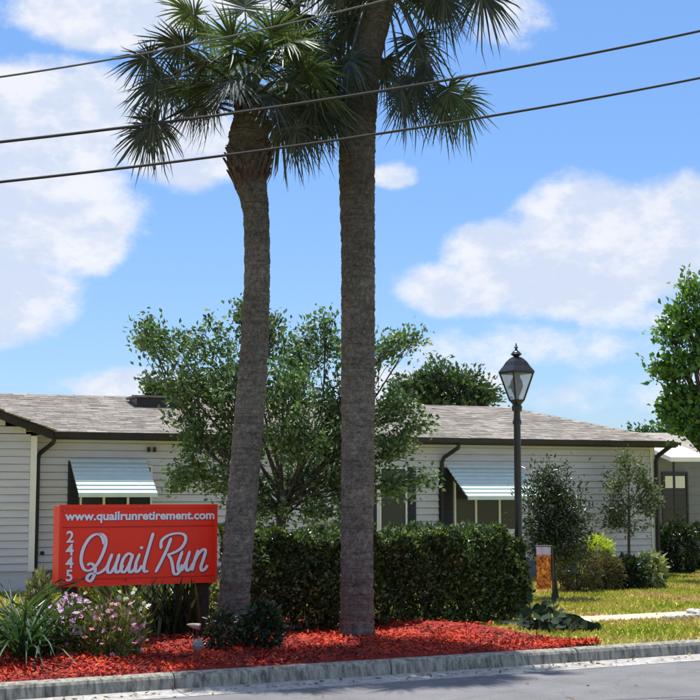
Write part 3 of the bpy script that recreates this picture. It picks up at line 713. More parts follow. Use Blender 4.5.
for i in range(46):
    b0 = h0 + hu * R.uniform(.1, HL - .1) + hv * R.uniform(.25, .75)
    for k in range(3):
        e = b0 + Vector((R.uniform(-.2, .2), R.uniform(-.3, .3), R.uniform(.6, 1.0))); g.tube([b0, b0.lerp(e, .5) + Vector((R.uniform(-.05, .05), 0, 0)), e], [.014, .01, .004], 5, cap=False)
obj('stems', g, M['twig'], hedge)

shrub('lime_shrub', 598, 574, 23.3, 17, 49, 'bright yellow-green shrub in front of the home, the only lime one', 'shrub', 'lime_leaf', .06, 3400, .35, seed=2)
shrub('brush_shrub', 577, 590, 22, 22, 44, 'brownish twiggy shrub between the orange flag and the lime shrub', 'shrub', 'brush', .09, 3200, .2, seed=3)
shrub('brush_shrub', 606, 590, 22.4, 17, 34, 'olive-brown feathery shrub below the lime shrub', 'shrub', 'brush', .09, 2600, .2, seed=4)
shrub('dark_shrub', 628, 588, 22.6, 17, 32, 'low dark shrub beneath the slim sapling', 'shrub', 'dark_leaf', .08, 1900, .5, seed=5)
shrub('broadleaf_shrub', 650, 590, 22.8, 14, 32, 'low shrub with pale broad leaves at the corner of the home', 'shrub', 'pale_leaf', .12, 620, .5, seed=6)
shrub('dark_shrub', 676, 577, 27.0, 22, 50, 'rounded dark shrub with pale top leaves before the neighbouring porch', 'shrub', 'dark_leaf', .10, 2600, .5, seed=7, top=None)
shrub('dark_shrub', 704, 576, 28.0, 18, 46, 'dark shrub cut off by the right edge of the picture', 'shrub', 'dark_leaf', .10, 2200, .5, seed=9)

# ---------------------------------------------------------------- palms
def frond(root, hub, B, Ln, roll, droop, m, rs, spread=136, nl=52):
    g = MB(); v = B - hub; mid = hub.lerp(B, .5) + Vector((0, 0, v.length * .16))
    pet = catmull([hub, mid, B], 4); g.tube(pet, list(np.linspace(.020, .008, len(pet))), 5, cap=False)
    fw = (pet[-1] - pet[-3]).normalized(); fw = (fw + Vector((0, 0, -droop * .5))).normalized()
    up = Vector((0, 0, 1)); lat = fw.cross(up)
    if lat.length < .1: lat = Vector((1, 0, 0))
    lat.normalize(); lat = Matrix.Rotation(roll, 3, fw) @ lat; nn = lat.cross(fw).normalized()
    for i in range(nl):
        ph = rad(-spread + 2 * spread * i / (nl - 1)) + rs.gauss(0, .035); dph = rad(2 * spread / nl)
        Lr = Ln * (1 - .28 * (abs(ph) / rad(spread)) ** 2) * rs.uniform(.72, 1.12)
        dirv = fw * math.cos(ph) + lat * math.sin(ph); tv = -fw * math.sin(ph) + lat * math.cos(ph)
        o = B + fw * (.18 * Ln * max(0, math.cos(ph)))
        dr = droop * rs.uniform(.45, 1.45); sg = 1 if i % 2 else -1
        row = []
        for (t, w) in ((.0, .14), (.24, .32), (.52, .24), (.80, .14)):
            c = o + dirv * (Lr * t) + Vector((0, 0, -1)) * (dr * Lr * t ** 2.4 * .55) + nn * (.0) - nn * (.10 * Lr * t * abs(math.sin(ph)))
            hw = Lr * w * dph * 1.0
            row.append((c - tv * hw, c + nn * sg * hw * .35, c + tv * hw))
        tip = o + dirv * Lr + Vector((0, 0, -1)) * (dr * Lr * .50) + Vector((rs.gauss(0, .02), rs.gauss(0, .02), 0))
        b_ = len(g.v)
        for (a, mI, c) in row: g.v += [tuple(a), tuple(mI), tuple(c)]
        g.v.append(tuple(tip))
        for k in range(3):
            q = b_ + 3 * k; g.f += [(q, q + 3, q + 4, q + 1), (q + 1, q + 4, q + 5, q + 2)]
        q = b_ + 9; g.f += [(q, b_ + 12, q + 1), (q + 1, b_ + 12, q + 2)]
    return obj('frond', g, M[m], root)
def palm(path, hub_px, fans, nrand, label, seed, boots):
    rs = random.Random(seed)
    b0 = path[0]; Y = b0[3]; base = W(b0[0], b0[1], Y); base.z = 0
    root = thing('cabbage_palm', base, label, 'palm tree', 'cabbage palms beside the sign')
    pts, rr = [], []
    for (px, py, w, yy) in path: p = W(px, py, yy); pts.append(Vector((p.x, p.y, max(p.z, -.05)))); rr.append(w / 2 * yy / F / CP)
    fine = catmull(pts, 14); n = len(fine); idx = np.linspace(0, len(rr) - 1, n); rad_ = np.interp(idx, range(len(rr)), rr)
    g = MB(); ns = 22; NSEG = n * 4; k = 0; path2 = []; rad2 = []
    for i in range(NSEG):
        t = i / (NSEG - 1) * (n - 1); a = min(int(t), n - 2); fr_ = t - a; path2.append(fine[a].lerp(fine[a + 1], fr_)); r0 = rad_[a] * (1 - fr_) + rad_[a + 1] * fr_
        zc_ = path2[-1].z; saw = (zc_ * 9 + .5 * math.sin(zc_ * 5)) % 1.0
        rad2.append(r0 * (1 + .05 * (saw - .5) * (.5 + .5 * math.sin(zc_ * 2.3 + 1))) + .003 * math.sin(zc_ * 31))
    g.tube(path2, rad2, ns, jit=.022)
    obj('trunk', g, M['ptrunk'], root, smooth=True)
    hub = W(hub_px[0], hub_px[1], Y)
    for (px0, py0, rx, py1, nb_) in [boots]:      # old leaf bases
        for i in range(nb_):
            t = i / nb_; py = py0 + (py1 - py0) * t; a = i * 2.4; c = W(px0 + (hub_px[0] - px0) * t, py, Y); rr0 = rx * Y / F * (.66 + .34 * math.sin(math.pi * min(1, t * 1.5 + .05)))
            d_ = Vector((math.cos(a), math.sin(a), 0)); e = Vector((-d_.y, d_.x, 0)); w = rs.uniform(.02, .042)
            p0 = c + d_ * rr0 * .62 + Vector((0, 0, -.07)); p1 = c + d_ * rr0 * rs.uniform(.82, .96) + Vector((0, 0, .06 + rs.uniform(0, .06)))
            bb = MB(); th = d_ * .025
            bb.add([p0 - e * w, p0 + e * w, p1 + e * w * .55, p1 - e * w * .55, p0 - e * w - th, p0 + e * w - th, p1 + e * w * .5 - th, p1 - e * w * .5 - th],
                   [(0, 1, 2, 3), (4, 7, 6, 5), (0, 4, 5, 1), (1, 5, 6, 2), (2, 6, 7, 3), (3, 7, 4, 0)])
            obj('leaf_base', bb, M['boot'], root)
    for (px, py, dy, Ln, roll, dr, mk) in fans:
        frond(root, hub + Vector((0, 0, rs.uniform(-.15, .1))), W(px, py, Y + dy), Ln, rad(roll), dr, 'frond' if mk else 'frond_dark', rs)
    for i in range(nrand):
        a = i * 2.4 + seed; elv = rs.uniform(-.15, 1.25); l_ = rs.uniform(.45, .8)
        B = hub + Vector((math.cos(a) * math.cos(elv), math.sin(a) * math.cos(elv), math.sin(elv))) * l_
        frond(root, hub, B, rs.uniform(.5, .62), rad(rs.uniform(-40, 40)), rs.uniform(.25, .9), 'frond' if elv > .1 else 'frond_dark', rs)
    return root
YL, YP = 14.5, 15.2
palm([(233, 645, 33, YL), (234, 605, 31, YL), (237, 560, 30, YL), (243, 490, 30, YL), (249, 420, 30, YL), (254, 350, 28, YL), (257, 280, 26, YL), (256, 215, 26, YL), (251, 184, 32, YL), (248, 160, 44, YL), (249, 128, 38, YL), (250, 105, 20, YL)],
     (250, 108), [
     (158, 122, -.2, .48, 62, .8, 0), (150, 128, .1, .40, 75, .7, 0), (262, 60, .5, .5, -10, .7, 0), (228, 60, .6, .5, 10, .7, 0), (340, 60, .2, .48, -50, .9, 0), (325, 108, .2, .42, -60, .9, 0), (150, 58, -.1, .40, 50, .7, 0), (178, 80, .2, .5, 60, .8, 0), (185, 45, .0, .5, 40, .5, 0), (160, 80, -.5, .42, 70, 1.0, 0),
     (210, 35, .2, .5, 30, .4, 1), (235, 45, -.3, .5, 10, .3, 1), (270, 38, -.3, .52, -20, .3, 1), (290, 45, -.1, .5, -30, .5, 1), (305, 70, -.3, .5, -50, .7, 1), (285, 80, -.6, .48, -20, .6, 0),
     (310, 92, .0, .48, -60, .8, 0), (300, 115, .2, .42, -65, .9, 0), (294, 128, -.1, .38, -70, 1.0, 0), (320, 90, .3, .5, -40, .8, 0), (215, 100, -.4, .42, 50, .9, 0), (205, 85, .5, .45, 40, .8, 0), (205, 65, -.6, .45, 20, .6, 0),
     (245, 10, .2, .5, 5, .2, 1), (195, 15, .1, .48, 35, .4, 1), (290, 10, .3, .5, -20, .3, 1), (235, 80, -.8, .4, 0, .9, 0), (270, 95, -.7, .4, -10, .9, 0)],
     16, 'shorter slightly curved cabbage palm with brown husks, its trunk beside the red sign', 5, (249, 186, 29, 112, 150))
palm([(357, 634, 35, YP), (357, 600, 33, YP), (357, 540, 32, YP), (358, 450, 33, YP), (358, 350, 34, YP), (358, 250, 34, YP), (357, 160, 37, YP), (360, 110, 35, YP), (366, 60, 31, YP), (373, 25, 33, YP), (378, -5, 38, YP), (381, -40, 24, YP)],
     (380, -22), [
     (448, 88, -.1, .46, -60, .8, 1), (425, 62, -.3, .5, -50, .8, 0), (400, 85, -.4, .45, -30, .9, 0), (415, 40, .2, .5, -40, .8, 0), (440, 100, .3, .42, -55, .9, 0), (478, -8, .0, .5, -70, 1.1, 0), (440, -5, -.2, .5, -50, 1.0, 0),
     (330, 40, -.2, .52, 50, .9, 0), (312, 95, -.1, .48, 62, 1.1, 0), (350, 60, -.7, .5, 30, 1.0, 0), (300, 70, .1, .5, 60, 1.0, 0), (462, 96, .1, .46, -62, .8, 1), (415, 78, .1, .5, -45, .9, 0), (320, 75, .1, .5, 60, 1., 0), (345, 85, -.6, .45, 40, 1.1, 0), (335, 98, .2, .42, 60, .9, 0), (325, 100, -.2, .4, 65, .9, 0), (315, 50, .3, .5, 60, .8, 0), (350, 20, .3, .5, 30, .8, 0),
     (385, 60, .6, .45, 0, 1., 0), (405, 95, .5, .4, -30, .9, 0), (420, -20, .4, .5, -40, .6, 1), (355, -30, .2, .5, 30, .5, 1), (340, -10, -.3, .5, 50, .8, 0), (400, -40, -.3, .5, -20, .4, 1), (465, -30, .3, .5, -50, .7, 1), (300, 15, .2, .5, 60, .7, 0)],
     26, 'taller straight thick cabbage palm in front of the hedge, its crown at the top edge', 9, (374, 45, 19, -15, 34))

# ---------------------------------------------------------------- sign
b26 = math.atan2(KU.y, KU.x)
SFt = (W(61, 492, 14.0), Vector((math.cos(b26), math.sin(b26), 0)), Vector((-math.sin(b26), math.cos(b26), 0)), Vector((0, 0, 1)))
SFt[0].z = 0
def sg(px, py):
    d_ = ray(px, py); o = Vector((0, 0, EYE)); t = (SFt[0] - o).dot(SFt[2]) / d_.dot(SFt[2]); p = o + d_ * t; return (p - SFt[0]).dot(SFt[1]), p.z
sw_ = sg(216, 540)[0]; zt_ = sg(62, 506)[1]; zb_ = sg(62, 586)[1]; TH = .30
sign = thing('monument_sign', SFt[0] + SFt[1] * sw_ / 2 + SFt[2] * .15, 'red roadside box sign with white script lettering on dark posts', 'sign')
cab = obj('cabinet', MB().fbox(SFt, 0, sw_, 0.012, TH - .012, zb_, zt_), M['red'], sign)
bd = MB()
for (a0, a1, c0, c1) in ((-.012, sw_ + .012, zt_ - .025, zt_ + .012), (-.012, sw_ + .012, zb_ - .012, zb_ + .022), (-.012, .02, zb_ + .022, zt_ - .025), (sw_ - .02, sw_ + .012, zb_ + .022, zt_ - .025)):
    bd.fbox(SFt, a0, a1, -.008, .0115, c0, c1)
obj('frame', bd, M['red'], sign)
obj('edge_trim', MB().fbox(SFt, sw_ + .001, sw_ + .022, .02, TH - .02, zb_ + .01, zt_ - .01), M['trim'], sign)
zl = zt_ - (zt_ - zb_) * .27
obj('divider', MB().fbox(SFt, .02, sw_ - .02, .006, .0118, zl - .006, zl + .006), M['reddark'], sign)
obj('divider', MB().fbox(SFt, .02, sw_ - .02, .006, .0118, zb_ + .055, zb_ + .064), M['white_paint' if 0 else 'reddark'], sign)
for sx in (.09, sw_ - .17):
    obj('post', MB().fbox(SFt, sx, sx + .12, .07, TH - .07, -.05, zb_ - .013), M['post'], sign)
for (a_s, b_s) in ((.035, zt_ - .045), (sw_ - .035, zt_ - .045), (.035, zb_ + .04), (sw_ - .035, zb_ + .04), (sw_ / 2, zt_ - .01), (sw_ / 2, zb_ + .006)):
    q_ = SFt[0] + SFt[1] * a_s + Vector((0, 0, b_s)) - SFt[2] * .004
    obj('screw', MB().tube([q_ - SFt[2] * .008, q_ + SFt[2] * .014], .008, 8), M['greyrock'], sign)
HF_ = zt_ - zb_
def text(s, x0, x1, zc, h, bold, name, vertical=False):
    cu = bpy.data.curves.new(name, 'FONT'); cu.body = s; cu.size = 1; cu.offset = bold; cu.extrude = .004; cu.resolution_u = 3
    if vertical: cu.align_x = 'CENTER'; cu.space_line = .80
    tmp = bpy.data.objects.new('tmp', cu); C.objects.link(tmp); bpy.context.view_layer.update()
    me = tmp.to_mesh(); vs = [v.co.copy() for v in me.vertices]; fs = [tuple(p.vertices) for p in me.polygons]
    tmp.to_mesh_clear(); bpy.data.objects.remove(tmp)
    mnx, mxx = min(v.x for v in vs), max(v.x for v in vs); mny, mxy = min(v.y for v in vs), max(v.y for v in vs)
    sx = (x1 - x0) / (mxx - mnx); sy_ = h / (mxy - mny); out = []
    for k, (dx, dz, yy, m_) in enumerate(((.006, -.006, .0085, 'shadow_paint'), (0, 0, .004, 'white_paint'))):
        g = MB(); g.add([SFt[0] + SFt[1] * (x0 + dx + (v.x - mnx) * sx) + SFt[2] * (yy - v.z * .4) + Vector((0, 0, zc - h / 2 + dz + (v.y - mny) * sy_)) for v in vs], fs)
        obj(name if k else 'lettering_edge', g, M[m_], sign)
def zx(x, y): return ((x - 75) / 537 * sw_, zt_ - (y - 55 + (x - 75) / 537 * 8) / (278) * HF_ * 1.0)
text('www.quailrunretirement.com', zx(90, 0)[0], zx(606, 0)[0], zt_ - .145 * HF_, .12, .032, 'web_address')
text('2\n4\n4\n5', zx(95, 0)[0], zx(121, 0)[0], (zx(95, 142)[1] + zx(95, 318)[1]) / 2, zx(95, 142)[1] - zx(95, 318)[1], .02, 'street_number', True)
strokes = [
 [(222,190),(214,163),(196,153),(172,168),(152,205),(146,245),(156,275),(176,280),(200,258),(220,215),(228,178),(218,156),(200,152)],
 [(166,262),(180,256),(193,272),(190,298),(178,318),(166,308),(178,292),(205,290),(226,276),(238,258)],
 [(250,222),(236,262),(236,286),(248,286),(264,256),(274,222)],[(274,222),(262,264),(264,288),(276,282),(288,262)],
 [(318,228),(304,222),(288,240),(280,270),(286,288),(298,280),(312,250),(320,224)],[(320,224),(308,266),(310,288),(322,282),(334,262)],
 [(343,222),(330,260),(331,286),(341,283),(352,264)],[(351,197),(347,206)],
 [(389,148),(380,180),(368,225),(359,262),(360,286),(374,284)],
 [(452,166),(438,205),(418,250),(398,290)],
 [(416,206),(418,178),(440,158),(472,150),(498,156),(502,178),(484,206),(456,222),(440,226)],
 [(440,224),(452,244),(458,268),(462,292),(472,298),(484,284),(492,262)],
 [(492,214),(478,256),(478,282),(490,282),(506,252),(518,214)],[(518,214),(506,258),(508,284),(520,278),(532,256)],
 [(548,210),(536,246),(526,286)],[(532,256),(548,226),(566,208),(574,216),(566,246),(558,272),(562,286),(574,278),(582,266)]]
dot = [(352, 200)]
def script(m_, dx, dz, y0, wk):
    g = MB()
    for si, st in enumerate(strokes):
        pts = [Vector((*zx(*p), 0)) for p in st]; c = catmull(pts, 5); yy = y0 - si * .0004; n = len(c); top, = [[]]
        L_, R_ = [], []
        for i, p in enumerate(c):
            t_ = (c[min(i + 1, n - 1)] - c[max(i - 1, 0)]).normalized(); pr = Vector((-t_.y, t_.x, 0))
            w = wk * (.62 + .5 * abs(t_.y)) * (1 if 0 < i < n - 1 else .5); L_.append(p + pr * w); R_.append(p - pr * w)
        vs = [SFt[0] + SFt[1] * (p.x + dx) + Vector((0, 0, p.y + dz)) + SFt[2] * y_ for y_ in (yy, yy + .004) for p in L_ + R_]
        N2 = 2 * n; fs = []
        for i in range(n - 1):
            fs += [(i, i + 1, n + i + 1, n + i), (N2 + i + 1, N2 + i, N2 + n + i, N2 + n + i + 1), (i, N2 + i, N2 + i + 1, i + 1), (n + i + 1, N2 + n + i + 1, N2 + n + i, n + i)]
        g.add(vs, fs)
    return g
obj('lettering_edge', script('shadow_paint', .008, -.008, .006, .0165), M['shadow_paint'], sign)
obj('script_name', script('white_paint', 0, 0, -.001, .0155), M['white_paint'], sign)

# ---------------------------------------------------------------- lamp post
YQ = 17.6
lb = W(518, 492, YQ); lb.z = 0; u1 = YQ / F
lamp = thing('street_lamp', lb, 'black lamp post with a four-sided glass lantern behind the hedge', 'street lamp')
def lz(py): return W(518, py, YQ).z
obj('post', MB().lathe(lb, [(.13, 0), (.13, .04), (.10, .10), (.075, .30), (.06, .34), (.058, .8), (.064, .82), (.050, .86), (.045, lz(425)), (.058, lz(424)), (.058, lz(421)), (.045, lz(419)), (.042, lz(412))], 14), M['black_metal'], lamp, smooth=False)
obj('collar', MB().lathe(lb, [(.045, lz(412)), (.062, lz(411)), (.07, lz(407)), (.055, lz(404.5)), (.085, lz(402)), (.088, lz(400.5))], 12), M['black_metal'], lamp)
top_w, bot_w = 13.6 * u1, 5.6 * u1; zt2, zb2 = lz(373), lz(400.5)
rot = rad(28)
def cr(w, z, k, q=1.0): a = rot + math.pi / 4 + k * math.pi / 2; return lb + Vector((math.cos(a) * w * 1.25 * q, math.sin(a) * w * 1.25 * q, z))
mfr = MB()
for k in range(4):
    mfr.tube([cr(bot_w, zb2, k), cr(top_w, zt2, k)], .012, 6); mfr.tube([cr(top_w, zt2, k), cr(top_w, zt2, k + 1)], .012, 6); mfr.tube([cr(bot_w, zb2, k), cr(bot_w, zb2, k + 1)], .012, 6)
lant = obj('lantern_frame', mfr, M['black_metal'], lamp)
gm = bpy.data.materials.new('lantern_glass'); gm.use_nodes = True; q = NB(gm.node_tree)
gl = q.n('ShaderNodeBsdfGlossy'); gl.inputs[1].default_value = .25; trn = q.n('ShaderNodeBsdfTransparent'); df = q.n('ShaderNodeBsdfTranslucent'); df.inputs[0].default_value = (.75, .8, .85, 1)
m1_ = q.n('ShaderNodeMixShader'); m1_.inputs[0].default_value = .45; q.link(trn.outputs[0], m1_.inputs[1]); q.link(df.outputs[0], m1_.inputs[2])
m2_ = q.n('ShaderNodeMixShader'); m2_.inputs[0].default_value = .12; q.link(m1_.outputs[0], m2_.inputs[1]); q.link(gl.outputs[0], m2_.inputs[2]); q.link(m2_.outputs[0], gm.node_tree.nodes['Material Output'].inputs[0])
for k in range(4):
    a, c2_ = cr(bot_w, zb2 + .005, k, .98), cr(bot_w, zb2 + .005, k + 1, .98); d2_, e2_ = cr(top_w, zt2 - .005, k + 1, .98), cr(top_w, zt2 - .005, k, .98)
    obj('glass_pane', MB().quad(a, c2_, d2_, e2_), gm, lamp)
obj('lamp_bulb', MB().lathe(lb, [(.02, lz(400)), (.035, lz(396)), (.085, lz(387)), (.075, lz(381)), (.03, lz(375)), (.02, lz(373))], 10), mat('smoky_bulb', (.10, .10, .115), .3), lamp)
obj('lantern_roof', MB().lathe(lb, [(top_w * 1.30, lz(373.5)), (top_w * 1.36, lz(372)), (top_w * 1.30, lz(370.8)), (top_w * 1.0, lz(366)), (top_w * .80, lz(362)), (top_w * .52, lz(358.5)), (top_w * .30, lz(357))], 4, rot + math.pi / 4), M['black_metal'], lamp)
obj('finial', MB().lathe(lb, [(.03, lz(357)), (.045, lz(356)), (.075, lz(354.5)), (.05, lz(352)), (.018, lz(350)), (.014, lz(348.5)), (.028, lz(347.4)), (.012, lz(346)), (.004, lz(343))], 12), M['black_metal'], lamp)

# ---------------------------------------------------------------- overhead cables
def cable(pa, pb, pm, r, m, label):
    a, c, b2_ = W(*pa), W(*pm), W(*pb); d_ = b2_ - a
    pts = []
    for i in range(61):
        t = -1.2 + 3.4 * i / 60
        tm = (pm[0] - pa[0]) / (pb[0] - pa[0]); sag = (c - a.lerp(b2_, tm)).z / (tm * (1 - tm))
        p = a + d_ * t; p.z += sag * t * (1 - t) * (1 if 0 <= t <= 1 else 1); pts.append(p)
    g = MB().tube(pts, r, 8)
    w = []
    return tag(obj('overhead_cable', g, m), label, 'cable', 'overhead cables')
cable((0, 77, 11.5), (385, 0, 12.6), (200, 40, 12.05), .0095, M['cable_grey'], 'thin grey overhead cable, uppermost and leftmost of the three')
cable((0, 142, 11.3), (700, 31, 13.6), (350, 90.5, 12.45), .0135, M['cable'], 'thick dark overhead cable, the middle of the three')
cable((0, 182, 11.3), (700, 78, 13.6), (350, 133, 12.45), .0125, M['cable'], 'lowest of the three dark overhead cables')

# ---------------------------------------------------------------- garden flag
Yf = 19.6
fb = W(553, 600, Yf); fb.z = 0
flag = thing('garden_flag', fb, 'small orange garden flag hanging on a thin dark pole beside the hedge end', 'garden flag')
ft = W(553, 546, Yf).z
obj('pole', MB().tube([fb, Vector((fb.x, fb.y, ft))], .012, 6).tube([Vector((fb.x, fb.y, ft)), Vector((fb.x - .24, fb.y, ft))], .008, 6), M['black_metal'], flag)
fm = bpy.data.materials.new('flag_cloth'); fm.use_nodes = True; q = NB(fm.node_tree); p_ = fm.node_tree.nodes['Principled BSDF']
tcc = q.n('ShaderNodeTexCoord').outputs['Object']; spx = q.n('ShaderNodeSeparateXYZ'); q.link(tcc, spx.inputs[0])
col = q.ramp(q.noise(tcc, 20, 4, .6, 1.2), [(.34, (.05, .03, .03)), (.47, (.40, .09, .02)), (.57, (.80, .24, .02)), (.68, (.90, .52, .07))])
band = q.mr(spx.outputs[2], ft - .14, ft - .11, 0, 1)
q.link(q.mix(band, col, (.55, .48, .72, 1)), p_.inputs['Base Color']); p_.inputs['Roughness'].default_value = .8
g = MB(); nx_, nz_ = 8, 10
for i in range(nx_ + 1):
    for j in range(nz_ + 1):
        g.v.append((fb.x - .02 - .21 * i / nx_, fb.y + .018 * math.sin(i * 1.4 + j * .25), ft - .012 - .60 * j / nz_))
for i in range(nx_):
    for j in range(nz_): a = i * (nz_ + 1) + j; g.f.append((a, a + 1, a + nz_ + 2, a + nz_ + 1))
obj('cloth', g, fm, flag, smooth=True)

# ---------------------------------------------------------------- bed plants
def strap_plant(name, px, py, n, length, width, arch, mk, label, cat, group=None, seed=1, sp_=.05, upr=.5):
    rs = random.Random(seed); c = G(px, py); c.z = .03; root = thing(name, c, label, cat, group)
    protos = []
    for k in range(min(5, n)):
        g = MB(); L_ = 1.0; seg = 6; bend = arch * (.6 + .25 * k)
        for i in range(seg + 1):
            t = i / seg; w = .5 * (math.sin(math.pi * min(1, t * .85 + .12)) ** .7) * (1 if i < seg else 0.02)
            x = math.sin(t * bend) / max(bend, .01) * 1.0; z = (1 - (1 - math.cos(t * bend)) / max(bend, .01) * 1.0) * 0 + (math.sin(t * 1.2) if 0 else t) * math.cos(t * bend * .75)
            x = t * math.sin(t * bend * .75)
            g.v += [(x, -w * width / length, z), (x + .01, 0, z - .012), (x, w * width / length, z)]
        for i in range(seg): q = 3 * i; g.f += [(q, q + 3, q + 4, q + 1), (q + 1, q + 4, q + 5, q + 2)]
        me = bpy.data.meshes.new('leaf'); me.from_pydata(g.v, [], g.f); me.materials.append(M[mk]); me.polygons.foreach_set('use_smooth', [True] * len(me.polygons)); protos.append(me)
    for i in range(n):
        o = bpy.data.objects.new('leaf', protos[i % len(protos)]); C.objects.link(o); o.parent = root
        a = rs.uniform(0, 6.28); o.location = (rs.gauss(0, sp_), rs.gauss(0, sp_ * .7), -.03); s = length * rs.uniform(.6, 1.1); o.scale = (s, s, s)
        o.rotation_euler = (0, rs.uniform(0, upr), a)
    return root
gs = 'strap-leaved plants in the mulch bed'
strap_plant('strap_leaf_plant', 24, 666, 95, 1.0, .028, 1.05, 'blue_leaf', 'arching dark strap-leaved plant at the far left of the bed', 'plant', gs, 1)
strap_plant('strap_leaf_plant', 46, 662, 75, .85, .026, 1.15, 'blue_leaf', 'green arching plant left of the pink flowers', 'plant', gs, 2)
strap_plant('strap_leaf_plant', 4, 652, 70, .95, .028, 1.1, 'strap', 'strap-leaved plant cut off by the left edge of the picture', 'plant', gs, 3)
gt = 'tall upright sword-leaved plants under the sign'
for i, (px, py, l_) in enumerate(((118, 640, 'leftmost clump of upright sword leaves under the sign'), (140, 643, 'clump of upright sword leaves below the middle of the sign'), (160, 640, 'clump of tall sword leaves just left of the right sign post'), (180, 642, 'dark clump of sword leaves in front of the right sign post'), (104, 633, 'dark clump of sword leaves in the shade right of the left sign post'), (170, 633, 'bright green clump of sword leaves at the back under the sign'))):
    strap_plant('sword_leaf_plant', px, py, 62, .74, .04, .35, ('strap', 'olive_leaf', 'strap', 'dark_leaf', 'dark_leaf', 'strap')[i], l_, 'plant', gt, 10 + i, .09, .35)
def flower_plant(px, py, Yoff, rx, h, label, fm_, seed, nb_=26, lm='bed_leaf', ls=.085, n=1100, fs=.028, z=.03, name='flowering_plant'):
    c = G(px, py); Y = c.y
    return shrub(name, px, py, Y, rx, h, label, 'flowers', lm, ls, n, .24, seed=seed, upright=1.1, z0=.02, top=(fm_, nb_, fs), group='flowering plants in the bed')
flower_plant(74, 664, 0, 26, 56, 'lilac and pink flowering clump below the left end of the sign', 'lilac', 21, 150)
flower_plant(108, 667, 0, 24, 56, 'yellowish leafy clump with pink blossoms in front of the sword leaves', 'pink', 22, 60)
flower_plant(84, 640, 0, 14, 44, 'small plant with orange blossoms behind the lilac clump', 'orange_petal', 23, 16, fs=.035)
flower_plant(38, 645, 0, 12, 66, 'tall pale plant with white blooms near the left sign corner', 'white_petal', 24, 12, lm='pale_leaf', fs=.035)
flower_plant(130, 655, 0, 15, 56, 'buff-flowered plant at the middle of the bed under the sign', 'white_petal', 25, 34, n=500)
flower_plant(133, 662, 0, 8, 34, 'short plant topped with deep pink flowers right of the clumps', 'pink', 26, 26, n=180)
shrub('croton_shrub', 204, 640, G(204, 640).y + .1, 14, 56, 'pale variegated shrub between the sign and the shorter palm', 'shrub', 'pale_leaf', .07, 700, .5, seed=31)
shrub('dark_shrub', 262, 655, G(262, 655).y + .3, 20, 46, 'dark low shrub at the right foot of the shorter palm', 'shrub', 'dark_leaf', .07, 1500, .45, seed=32)
shrub('dark_shrub', 222, 652, G(222, 652).y, 16, 40, 'dark grey-green shrub in front of the shorter palm trunk', 'shrub', 'dark_leaf', .06, 700, .45, seed=33)
for i, (px, py) in enumerate(((298, 640), (325, 636), (395, 634))):
    pass
# blue sage behind the bed at left
# low round-leaved plant at the bed's right end
def round_leaf_plant(px, py, label, n, seed):
    rs = random.Random(seed); c = G(px, py); root = thing('round_leaf_plant', c, label, 'plant')
    g = MB(); k = 12
    g.v.append((0, 0, 0)); 
    for j in range(k):
        a = 2 * math.pi * j / k; rr_ = 1 + .06 * math.cos(2 * a); g.v.append((math.cos(a) * rr_ * .5, math.sin(a) * .5 * rr_, .10 * abs(math.sin(a)) + .05 * math.cos(a)))
    for j in range(k): g.f.append((0, 1 + j, 1 + (j + 1) % k))
    me = bpy.data.meshes.new('leaf'); me.from_pydata(g.v, [], g.f); me.materials.append(M['round_leaf']); me.polygons.foreach_set('use_smooth', [True] * len(me.polygons))
    st = MB()
    for i in range(n):
        x = rs.uniform(-.40, .46); top = max(.06, .34 - abs(x + .12) * .55); y = rs.gauss(0, .11); z = rs.uniform(.03, top)
        o = bpy.data.objects.new('leaf', me); C.objects.link(o); o.parent = root; o.location = (x, y, z); q = rs.uniform(.07, .13); o.scale = (q, q * .9, q)
        o.rotation_euler = (rs.gauss(.7, .5), rs.gauss(0, .5), rs.uniform(-.8, .8))
        st.tube([c + Vector((x * .55, y * .5, 0)), c + Vector((x * .8, y * .8, z * .6)), c + Vector((x, y, z))], [.007, .005, .003], 4, cap=False)
    for x in (-.30, -.02):
        o = bpy.data.objects.new('leaf', me); C.objects.link(o); o.parent = root; o.location = (x, 0, .38); o.scale = (.06, .14, .1); o.rotation_euler = (1.3, 0, rs.uniform(-.4, .4))
        st.tube([c + Vector((x, 0, 0)), c + Vector((x, 0, .38))], [.007, .004], 4, cap=False)
    obj('stems', st, M['twig'], root)
M['round_leaf'] = mat('round_leaf', (.022, .042, .020), .75, var=.5, scale=9, spec=.15)
round_leaf_plant(556, 631, 'low dark plant with round leaves at the right end of the mulch bed', 110, 4)

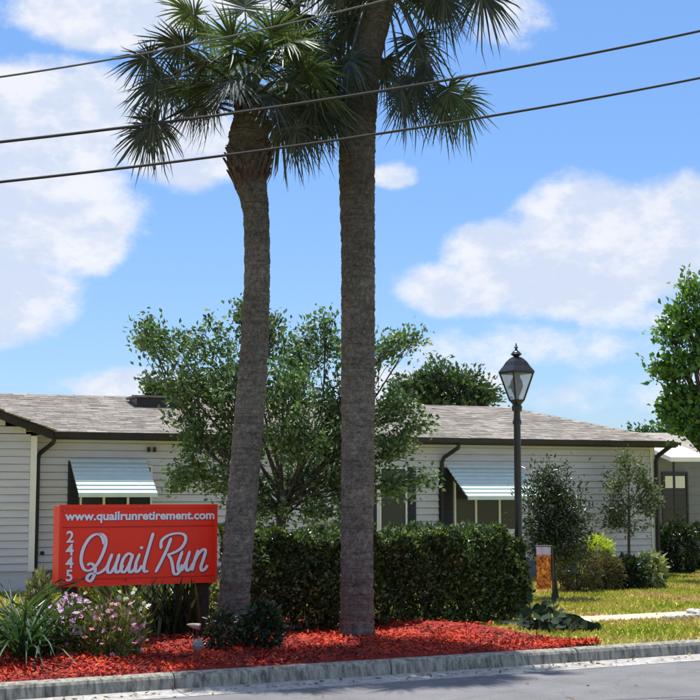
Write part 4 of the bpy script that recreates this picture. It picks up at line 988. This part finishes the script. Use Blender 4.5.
# pale ornament + grey stone
c = G(196, 651); zz = .03
orn = thing('garden_spotlight', Vector((c.x, c.y, .0)), 'small pale hooded ornament standing in the mulch under the sign', 'ornament')
Yc = c.y; pt = W(195, 626, Yc)
g = MB(); hd = Vector((pt.x, pt.y, pt.z)); prof = [(.004, -.085), (.014, -.06), (.026, -.02), (.032, .03), (.034, .055), (.024, .05)]
mm = Matrix.Rotation(rad(100), 3, 'Y')
tmp = MB().lathe((0, 0, 0), prof, 12); tmp.v = [tuple(hd + mm @ Vector(v)) for v in tmp.v]; obj('hood', tmp, mat('pale_pinkish', (.38, .29, .25), .6, var=.2), orn, smooth=True)
obj('stem', MB().tube([Vector((hd.x + .02, hd.y, 0)), hd - Vector((-.02, 0, .04))], .012, 6), M['black_metal'], orn)
def rock(name, p, r, m, label, cat, seed, group=None, sq=.7):
    rs = random.Random(seed); g = MB(); n, k = 9, 6
    for i in range(k + 1):
        th = math.pi * i / k
        for j in range(n):
            a = 2 * math.pi * j / n; q = r * rs.uniform(.8, 1.15); g.v.append((p.x + math.sin(th) * math.cos(a) * q, p.y + math.sin(th) * math.sin(a) * q, p.z + r * sq * .75 + math.cos(th) * q * sq))
    for i in range(k):
        for j in range(n): q2 = (j + 1) % n; g.f.append((i * n + j, (i + 1) * n + j, (i + 1) * n + q2, i * n + q2))
    return tag(obj(name, g, m), label, cat, group)
pr = G(198, 654); pr.z = .03; rock('stone', pr, .058, M['greyrock'], 'grey stone on the red mulch below the pale ornament', 'stone', 3, sq=1.2)
names = ['leftmost small white stone in the row on the sidewalk', 'second white stone from the left on the sidewalk', 'third white stone in the sidewalk row', 'fourth white stone in the sidewalk row', 'white stone fifth in the sidewalk row', 'white stone nearest the right edge of the picture']
for i in range(6):
    p = G(666 + i * 6.6, 620 - i * .35); p.z = .012; rock('white_stone', p, .05, M['rock'], names[i], 'stone', 20 + i, 'white stones in a row on the sidewalk', .6)
p = G(694, 614); p.z = 0; rock('white_boulder', p, .12, M['rock'], 'larger flat white rock behind the row of small white stones', 'stone', 40, None, .35)
